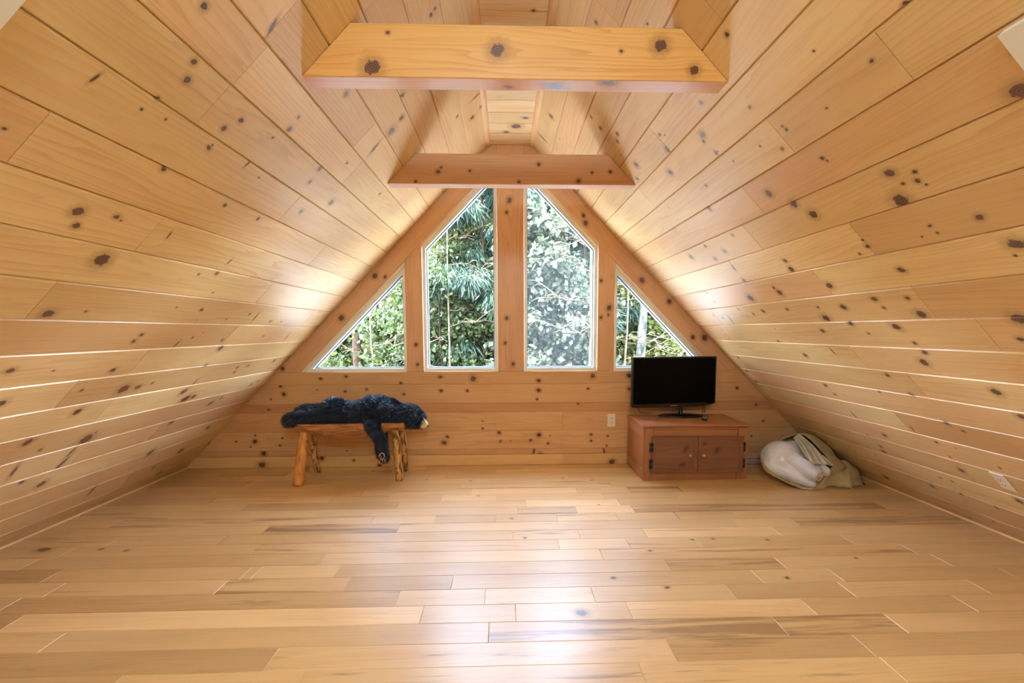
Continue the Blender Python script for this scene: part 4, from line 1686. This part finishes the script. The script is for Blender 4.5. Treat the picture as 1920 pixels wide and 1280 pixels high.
bm.faces.new(rings[0])
bm.faces.new(rings[-1])
child('corner', bm, M_CANVAS, bag, True)
# front flap lying out on the floor
bm = bmesh.new()
fl = []
for i in range(13):
    t = i / 12
    pa = on_z(1521 + (1598 - 1521) * t, 918 - 6 * math.sin(t * 3), .004)
    pb = on_y(1530 + 62 * t, 895 - 18 * t, 3.46 + .03 * t)
    for k in range(6):
        u = k / 5
        q = pa.lerp(pb, u)
        q.z += .018 * math.sin(u * PI) + .006 * math.sin(i * 1.3 + k)
        fl.append(bm.verts.new(clip_room(q)))
for i in range(12):
    for k in range(5):
        bm.faces.new((fl[i * 6 + k], fl[i * 6 + 6 + k], fl[i * 6 + 7 + k], fl[i * 6 + k + 1]))
fo_ = child('flap', bm, M_CANVAS, bag, True)
sm = fo_.modifiers.new('thick', 'SOLIDIFY')
sm.thickness = .004

# folded cotton lining turned out over the mouth
bm = bmesh.new()
GA, GB = 34, 30
lv = []
P0, P1 = gp(1499, 813, 3.70), gp(1562, 873, 3.46)
Q0, Q1 = gp(1488, 820, 3.64), gp(1519, 869, 3.44)
for i in range(GA + 1):
    t = i / GA
    a0 = P0.lerp(P1, t)
    b0 = Q0.lerp(Q1, t)
    for k in range(GB + 1):
        u = k / GB
        q = a0.lerp(b0, u)
        saw = abs(math.sin(PI * (u * 3.2 + .22 * math.sin(t * 5)))) ** .8
        q += Vector((-.45, -.8, .4)) * (.060 * saw * (.4 + .6 * math.sin(PI * t)) + .010 * mnoise.noise(Vector((t * 6, u * 4, 3))))
        lv.append(bm.verts.new(clip_room(q)))
for i in range(GA):
    for k in range(GB):
        o = i * (GB + 1) + k
        bm.faces.new((lv[o], lv[o + 1], lv[o + GB + 2], lv[o + GB + 1]))
ln_ = child('folded_lining', bm, M_SHEET, bag, True)
tag(ln_, 'pale folded lining turned out of the bag mouth')
sm = ln_.modifiers.new('thick', 'SOLIDIFY')
sm.thickness = .005

# the airbed, rolled and stuffed in
bm = bmesh.new()
ellipsoid(bm, gp(1467, 861, 3.66), (.160, .16, .150))
ellipsoid(bm, gp(1450, 856, 3.68), (.088, .12, .095))
ellipsoid(bm, gp(1494, 858, 3.68), (.14, .15, .14))
capsule(bm, gp(1462, 845, 3.64), gp(1526, 887, 3.37), .070, .053, 10)
capsule(bm, gp(1508, 854, 3.60), gp(1546, 884, 3.44), .050, .042, 8)
capsule(bm, gp(1450, 872, 3.60), gp(1522, 907, 3.385), .078, .036, 10)
me = blob(bm, .0085, 7)
for v in me.vertices:
    p = Vector(v.co)
    p += Vector((mnoise.noise(p * 14), mnoise.noise(p * 14 + Vector((9, 0, 0))), mnoise.noise(p * 14 + Vector((0, 9, 0))))) * .005
    v.co = clip_room(p, .03)
airbed = empty('rolled_airbed', (2.2, 3.55, 0), 'rolled greyish white vinyl airbed bulging from the canvas bag', 'airbed')
me.transform(Matrix.Translation(-Vector(airbed.location)))
me.materials.append(M_VINYL)
me.polygons.foreach_set('use_smooth', [True] * len(me.polygons))
ab = bpy.data.objects.new('vinyl_body', me)
COL.objects.link(ab)
ab.parent = airbed
M_IVORY = plain('ivory_vinyl_edge', rlin((226, 212, 180)), .5, vary=.1)
bm = bmesh.new()
e0 = gp(1526, 887, 3.37)
dv_ = (gp(1526, 887, 3.37) - gp(1462, 845, 3.64)).normalized()
sp = []
sx = dv_.cross(Vector((0, 0, 1))).normalized()
sy = sx.cross(dv_).normalized()
for i in range(40):
    th = i * .42
    r = .012 + .032 * i / 39
    c = e0 + dv_ * (.053 - .012 * (i / 39) ** 2) + sx * (r * math.cos(th)) + sy * (r * math.sin(th))
    sp.append(c)
tube(bm, sp, .0042, 6)
child('rolled_end', bm, M_IVORY, airbed, True)

# ----------------------------------------------------------------------------
# the woods outside
# ----------------------------------------------------------------------------
GZ = -3.0
LEAF_K = .095
BARK_K = .048
bm = bmesh.new()
bmesh.ops.create_grid(bm, x_segments=40, y_segments=40, size=30)
for v in bm.verts:
    v.co.y += 34.4
    v.co.z = GZ + .5 * mnoise.noise(v.co * .15) + max(0, v.co.y - 12) * .06
ground = top('ground', bm, plain('leaf_litter', rlin((120, 96, 66)), .95, vary=.4, scale=3, detail=6))
ground['kind'] = 'structure'
tag(ground, 'brown leaf litter on the forest floor', 'ground')


def leaf_mat(name, ramp, transl=.45, rough=.35):
    ramp = [(p, tuple(x * LEAF_K for x in c)) for p, c in ramp]
    m, n = new_mat(name)
    b = n.bsdf()
    lx, ly, lz = n.xyz(n.attr('leaf'))
    cr = n.N.new('ShaderNodeValToRGB')
    els = cr.color_ramp.elements
    els[0].position, els[0].color = ramp[0][0], (*ramp[0][1], 1)
    els[1].position, els[1].color = ramp[-1][0], (*ramp[-1][1], 1)
    for p, c in ramp[1:-1]:
        e = els.new(p)
        e.color = (*c, 1)
    n.put(cr.inputs[0], lx)
    n.put(b.inputs['Base Color'], cr.outputs[0])
    b.inputs['Roughness'].default_value = rough
    b.inputs['Specular IOR Level'].default_value = .10
    tl = n.N.new('ShaderNodeBsdfTranslucent')
    n.put(tl.inputs[0], n.mix(.5, cr.outputs[0], (.35 * LEAF_K, .42 * LEAF_K, .12 * LEAF_K)))
    mx = n.N.new('ShaderNodeMixShader')
    mx.inputs[0].default_value = transl
    n.L.new(b.outputs[0], mx.inputs[1])
    n.L.new(tl.outputs[0], mx.inputs[2])
    n.L.new(mx.outputs[0], n.N['Material Output'].inputs[0])
    return m


M_LEAF = leaf_mat('woodland_leaf', [(0, (.03, .06, .025)), (.4, (.07, .13, .05)), (.75, (.15, .22, .08)), (1, (.34, .36, .14))])
M_LEAFY = leaf_mat('yellow_green_leaf', [(0, (.08, .13, .03)), (.5, (.20, .27, .06)), (1, (.45, .46, .16))])
M_LEAFW = leaf_mat('pale_sunlit_leaf', [(0, (.09, .14, .09)), (.5, (.22, .27, .18)), (1, (.50, .52, .42))], .3, .25)
M_NEEDLE = leaf_mat('blue_green_needles', [(0, (.018, .06, .04)), (.6, (.045, .13, .085)), (1, (.13, .24, .15))], .25, .4)


def bark_mat(name, a, b2, sc=14.0):
    a, b2 = (tuple(x * BARK_K for x in c) for c in (a, b2))
    m, n = new_mat(name)
    b = n.bsdf()
    tc = n.N.new('ShaderNodeTexCoord').outputs['Object']
    x, y, z = n.xyz(tc)
    f = n.noise(n.vec(n.mul(x, sc * 2), n.mul(y, sc * 2), n.mul(z, sc * .6)), 1.0, 5.0, .65)
    n.put(b.inputs['Base Color'], n.mix(n.ss(f, .38, .62), a, b2))
    b.inputs['Roughness'].default_value = .9
    b.inputs['Specular IOR Level'].default_value = .03
    bn = n.N.new('ShaderNodeBump')
    bn.inputs['Strength'].default_value = .8
    bn.inputs['Distance'].default_value = .03
    n.put(bn.inputs['Height'], f)
    n.put(b.inputs['Normal'], bn.outputs[0])
    return m


M_BARK = bark_mat('brown_bark', rlin((82, 66, 54)), rlin((122, 104, 88)))
M_BARKG = bark_mat('grey_bark', rlin((96, 92, 84)), rlin((146, 142, 130)))
M_LICHEN = bark_mat('lichen_bark', rlin((92, 96, 88)), rlin((176, 196, 190)), 7.0)
M_TWIG = bark_mat('bare_twig', rlin((150, 132, 112)), rlin((206, 190, 168)))


def foliage(name, centers, per, spread, size, mat, parent, rg, needle=False, lean=.5):
    """a cloud of single leaves (folded diamonds) round the given twig ends"""
    C = np.array(centers)
    n = len(C) * per
    c = np.repeat(C, per, axis=0)
    p = c + rg.normal(0, 1, (n, 3)) * np.array([spread, spread, spread * .55])
    d = rg.normal(0, 1, (n, 3))
    if needle:
        d = (p - c) + rg.normal(0, .25, (n, 3)) * spread
    d[:, 2] -= .25
    d /= np.linalg.norm(d, axis=1)[:, None]
    up = np.array([0, -.35, 1.0]) * lean * 2 + rg.normal(0, .7, (n, 3))
    sd = np.cross(d, up)
    sd /= np.linalg.norm(sd, axis=1)[:, None]
    nm = np.cross(sd, d)
    L = (size * rg.uniform(.6, 1.3, n))[:, None]
    wd = L * (.055 if needle else .36)
    V = np.stack([p, p + d * L * .45 + sd * wd - nm * L * .08, p + d * L, p + d * L * .45 - sd * wd - nm * L * .08], axis=1).reshape(-1, 3)
    idx = np.arange(n) * 4
    F = np.stack([idx, idx + 1, idx + 2, idx, idx + 2, idx + 3], axis=1).reshape(-1, 3)
    me = bpy.data.meshes.new(name)
    me.vertices.add(len(V))
    me.vertices.foreach_set('co', V.ravel())
    me.loops.add(len(F) * 3)
    me.loops.foreach_set('vertex_index', F.ravel().astype(np.int32))
    me.polygons.add(len(F))
    me.polygons.foreach_set('loop_start', np.arange(len(F), dtype=np.int32) * 3)
    me.update(calc_edges=True)
    cl = np.repeat(rg.uniform(0, 1, len(C)), per) * .55 + rg.uniform(0, 1, n) * .45
    val = np.repeat(cl, 2)
    at = me.attributes.new('leaf', 'FLOAT_VECTOR', 'FACE')
    at.data.foreach_set('vector', np.stack([val, val, val], axis=1).ravel())
    me.materials.append(mat)
    o = bpy.data.objects.new(name, me)
    COL.objects.link(o)
    o.parent = parent
    return o


def tree(name, x, y, h, r, label, group=None, lean=(0, 0), first=2.0, nb=16, blen=1.3, per=26, spread=.22, size=.10, leaf=M_LEAF, bark=M_BARK, seed=1,
         needle=False, twigs=False, cat='tree', crown_top=True, bark_name='trunk'):
    rg = np.random.default_rng(seed)
    rd = random.Random(seed)
    root = empty(name, (x, y, GZ + .1), label, cat, group)
    pts, rad = [], []
    n = 14
    for i in range(n):
        t = i / (n - 1)
        pts.append(Vector((lean[0] * t * h + .10 * mnoise.noise(Vector((t * 3, seed, 0))), lean[1] * t * h + .10 * mnoise.noise(Vector((t * 3, 0, seed))), -.4 + t * (h + .4))))
        rad.append(r * (1.12 - .8 * t))
    bm = bmesh.new()
    tube(bm, pts, rad, 10, True, .12, seed)
    me = bpy.data.meshes.new(bark_name)
    bm.to_mesh(me)
    bm.free()
    link_part(bark_name, me, bark, root)
    bm = bmesh.new()
    ends = []
    for i in range(nb):
        t = first / h + (1 - first / h) * (i + rd.random()) / nb
        z = t * h
        k = min(n - 2, int(t * (n - 1)))
        p0 = pts[k].lerp(pts[k + 1], t * (n - 1) - k)
        az = rd.uniform(0, 2 * PI)
        bl = blen * (1.15 - .65 * t) * rd.uniform(.7, 1.2)
        dz = rd.uniform(-.1, .45) if not needle else rd.uniform(-.2, .15)
        bp_ = [p0]
        for q in range(1, 5):
            u = q / 4
            bp_.append(p0 + Vector((math.cos(az + .2 * math.sin(q)), math.sin(az + .2 * math.sin(q)), dz + .12 * math.sin(q * 2 + i))) * bl * u + Vector((0, 0, -.05 * u * u)))
        tube(bm, bp_, [max(.006, r * .26 * (1 - .8 * q / 4)) for q in range(5)], 5)
        for q in range(1, 5):
            m_ = 3 if not twigs else 2
            for w in range(m_):
                a2 = az + rd.uniform(-1.3, 1.3)
                e = bp_[q] + Vector((math.cos(a2), math.sin(a2), rd.uniform(-.3, .5))) * bl * rd.uniform(.15, .42)
                tube(bm, [bp_[q], bp_[q].lerp(e, .5) + Vector((0, 0, .03)), e], [.007, .005, .003], 4, False)
                ends.append(e)
                ends.append(bp_[q].lerp(e, .5))
    me = bpy.data.meshes.new('branches')
    bm.to_mesh(me)
    bm.free()
    link_part('branches', me, M_TWIG if twigs else bark, root)
    if per:
        foliage('foliage', [tuple(e) for e in ends], per, spread, size, leaf, root, rg, needle)
    return root


def link_part(name, me, mat, parent):
    me.materials.append(mat)
    o = bpy.data.objects.new(name, me)
    COL.objects.link(o)
    o.parent = parent
    me.polygons.foreach_set('use_smooth', [True] * len(me.polygons))
    return o


def copy_tree(root, loc, rz, sc, label, group=None):
    r = root.copy()
    COL.objects.link(r)
    r.location = loc
    r.rotation_euler = (0, 0, rz)
    r.scale = (sc, sc, sc)
    r['label'] = label
    if group:
        r['group'] = group
    for ch in list(root.children):
        c = ch.copy()
        COL.objects.link(c)
        c.parent = r
    return r


def at(px, y):
    return on_y(px, 600, y).x


# trees that can be told apart
tree('oak_tree', at(672, 9.5), 9.5, 7.9, .125, 'thick brown trunked tree seen through the left triangular window', first=6.0, nb=12, blen=1.2, per=16, seed=3)
tree('oak_tree', at(724, 10.5), 10.5, 7.9, .085, 'reddish brown trunk close beside the left edge of the left post', first=5.2, nb=12, blen=1.1, per=16, seed=4)
tree('lichen_tree', at(1190, 8.6), 8.6, 7.6, .12, 'leaning trunk patched with pale lichen in the right triangular window', lean=(.035, 0), first=6.0, nb=10, blen=1.2, per=14, seed=5, bark=M_LICHEN)
tree('young_oak', at(893, 8.6), 8.6, 7.3, .045, 'slim straight tree in the right half of the left tall window', first=3.4, nb=22, blen=1.0, per=26, size=.085, seed=6, leaf=M_LEAFY)
tree('young_oak', at(868, 11.5), 11.5, 8.0, .07, 'dark trunked tree in the middle of the left tall window', first=4.0, nb=22, blen=1.4, per=26, seed=7)
tree('young_oak', at(1036, 9.6), 9.6, 7.9, .06, 'straight dark tree in the middle of the hazy window', first=5.0, nb=18, blen=1.1, per=24, seed=8)
tree('young_oak', at(1004, 11.8), 11.8, 8.3, .12, 'grey trunk behind the hazy window beside the central post', first=5.4, nb=16, blen=1.3, per=22, seed=9, bark=M_BARKG)
tree('pine_tree', at(905, 7.6), 7.6, 7.0, .05, 'blue green pine with drooping needles in the left tall window', first=2.6, nb=22, blen=.9, per=60, spread=.10, size=.16, leaf=M_NEEDLE, seed=10, needle=True)
tree('pine_tree', at(1098, 9.0), 9.0, 7.5, .06, 'green pine behind the right part of the hazy window', first=2.6, nb=22, blen=1.0, per=50, spread=.12, size=.16, leaf=M_NEEDLE, seed=11, needle=True)
tree('sapling', at(1012, 7.4), 7.4, 5.9, .03, 'broadleaf sapling with pale sunlit leaves close to the hazy window', first=2.2, nb=26, blen=.85, per=17, spread=.13, size=.10, leaf=M_LEAFW, seed=12)
tree('sapling', at(1076, 7.7), 7.7, 4.7, .03, 'shorter pale leaved sapling at the foot of the hazy window', first=1.6, nb=24, blen=.9, per=17, spread=.13, size=.09, leaf=M_LEAFW, seed=13)
tree('sapling', at(830, 7.2), 7.2, 5.2, .03, 'bushy grey green sapling low in the left tall window', first=2.0, nb=26, blen=.9, per=22, spread=.13, size=.07, leaf=M_LEAF, seed=14)
tree('sapling', at(752, 8.2), 8.2, 5.0, .03, 'bright green sapling beside the left narrow post', first=1.8, nb=22, blen=.8, per=24, spread=.15, size=.09, leaf=M_LEAF, seed=15)
tree('sapling', at(1232, 9.4), 9.4, 5.2, .03, 'yellow green sapling right of the lichen trunk', first=2.4, nb=20, blen=.7, per=22, spread=.13, size=.085, leaf=M_LEAFY, seed=16)
tree('bare_tree', at(700, 7.4), 7.4, 5.2, .03, 'leafless tree with pale bare twigs in the left triangular window', first=2.6, nb=18, blen=1.3, per=0, twigs=True, seed=17, bark=M_TWIG)
tree('bare_tree', at(1172, 7.3), 7.3, 5.4, .028, 'leafless tangle of tan twigs left of the lichen trunk', first=2.6, nb=20, blen=1.2, per=0, twigs=True, seed=18, bark=M_TWIG)
tree('bare_tree', at(1106, 7.0), 7.0, 6.0, .025, 'bare pale branches crossing the hazy window on its right', first=3.2, nb=14, blen=1.3, per=0, twigs=True, seed=19, bark=M_TWIG)
tree('bare_tree', at(842, 7.0), 7.0, 5.8, .024, 'bare pale branches crossing the left tall window', first=3.0, nb=16, blen=1.1, per=0, twigs=True, seed=22, bark=M_TWIG)

# the woods behind: one look for all of them
pa = tree('woodland_tree', -4.0, 14.5, 8.8, .10, 'tall leafy forest tree far back in the woods outside', 'forest trees behind', first=2.4, nb=46, blen=1.35, per=26, spread=.3, size=.15, seed=20)
pb = tree('woodland_tree', 3.6, 14.0, 8.8, .09, 'tall leafy forest tree far back in the woods outside', 'forest trees behind', first=2.4, nb=46, blen=1.35, per=26, spread=.3, size=.15, seed=21, leaf=M_LEAFY)
rd = random.Random(5)
spots = [(-7.2, 14.2), (-1.0, 13.6), (0.9, 16.6), (6.8, 14.0), (-5.6, 18.2), (-2.4, 18.0), (4.2, 18.4), (7.8, 18.2), (1.2, 20.6)]
for i, (x, y) in enumerate(spots):
    copy_tree(pa if i % 3 else pb, (x, y, GZ + .1 + max(0, y - 12) * .05), rd.uniform(0, 6.28), rd.uniform(.85, 1.15), 'tall leafy forest tree far back in the woods outside', 'forest trees behind')

# added unseen slab under the windows: below the sill line, bounces the sun up into the room
bm = bmesh.new()
prism(bm, [(-4.2, -.3), (4.2, -.3), (4.2, .22), (-4.2, .22)], D + .26, 6.75)
for v in bm.verts:
    v.co.z -= (v.co.y - D) * .06
bounce = top('bounce_slab', bm, plain('pale_bounce_surface', (.78, .80, .82), .5, vary=.04))
bounce['kind'] = 'structure'
tag(bounce, 'unseen pale slab added below the window sills to reflect sunlight indoors', 'reflector')

# ----------------------------------------------------------------------------
# light: sky, sun on the trees, unseen fill lamps added near the camera
# ----------------------------------------------------------------------------
wd = bpy.data.worlds.new('sky')
SC.world = wd
wd.use_nodes = True
nt = wd.node_tree
sky = nt.nodes.new('ShaderNodeTexSky')
sky.sky_type = 'NISHITA'
sky.sun_disc = False
sky.sun_elevation = math.radians(48)
sky.sun_rotation = math.radians(200)
sky.air_density = 1.0
sky.dust_density = 1.5
bg = nt.nodes['Background']
wbn = nt.nodes.new('ShaderNodeHueSaturation')
wbn.inputs['Saturation'].default_value = .75
nt.links.new(sky.outputs[0], wbn.inputs['Color'])
nt.links.new(wbn.outputs[0], bg.inputs[0])
bg.inputs[1].default_value = SKY_STRENGTH = 21.0

sun = bpy.data.lights.new('sun', 'SUN')
sun.energy = 185.0
sun.angle = math.radians(.6)
sun.color = (.86, .98, 1)
so = bpy.data.objects.new('sun', sun)
COL.objects.link(so)
# high from the left, just behind the plane of the window wall
sd = Vector((.55, .16, -.83)).normalized()
so.rotation_euler = sd.to_track_quat('-Z', 'Y').to_euler()

for i, (loc, en, rad) in enumerate((((XC, -.9, 2.42), 108, .12), ((XC, .2, 2.45), 14, .10))):
    l = bpy.data.lights.new('fill_lamp', 'POINT')  # unseen fill light added to brighten the near slopes and beam
    l.energy = en
    l.shadow_soft_size = rad
    l.color = (.60, .86, 1.0)
    lo = bpy.data.objects.new('fill_lamp', l)
    lo.location = loc
    COL.objects.link(lo)

vs = SC.view_settings
vs.view_transform = 'Standard'
vs.look = 'None'
vs.exposure = 0.08
vs.gamma = 1.0
vs.use_curve_mapping = False
SC.cycles.max_bounces = 10
SC.cycles.diffuse_bounces = 5
SC.cycles.glossy_bounces = 4
SC.cycles.transparent_max_bounces = 12
SC.cycles.transmission_bounces = 4
SC.cycles.sample_clamp_indirect = 6.0
SC.cycles.use_denoising = True
SC.cycles.caustics_reflective = False
SC.cycles.caustics_refractive = False
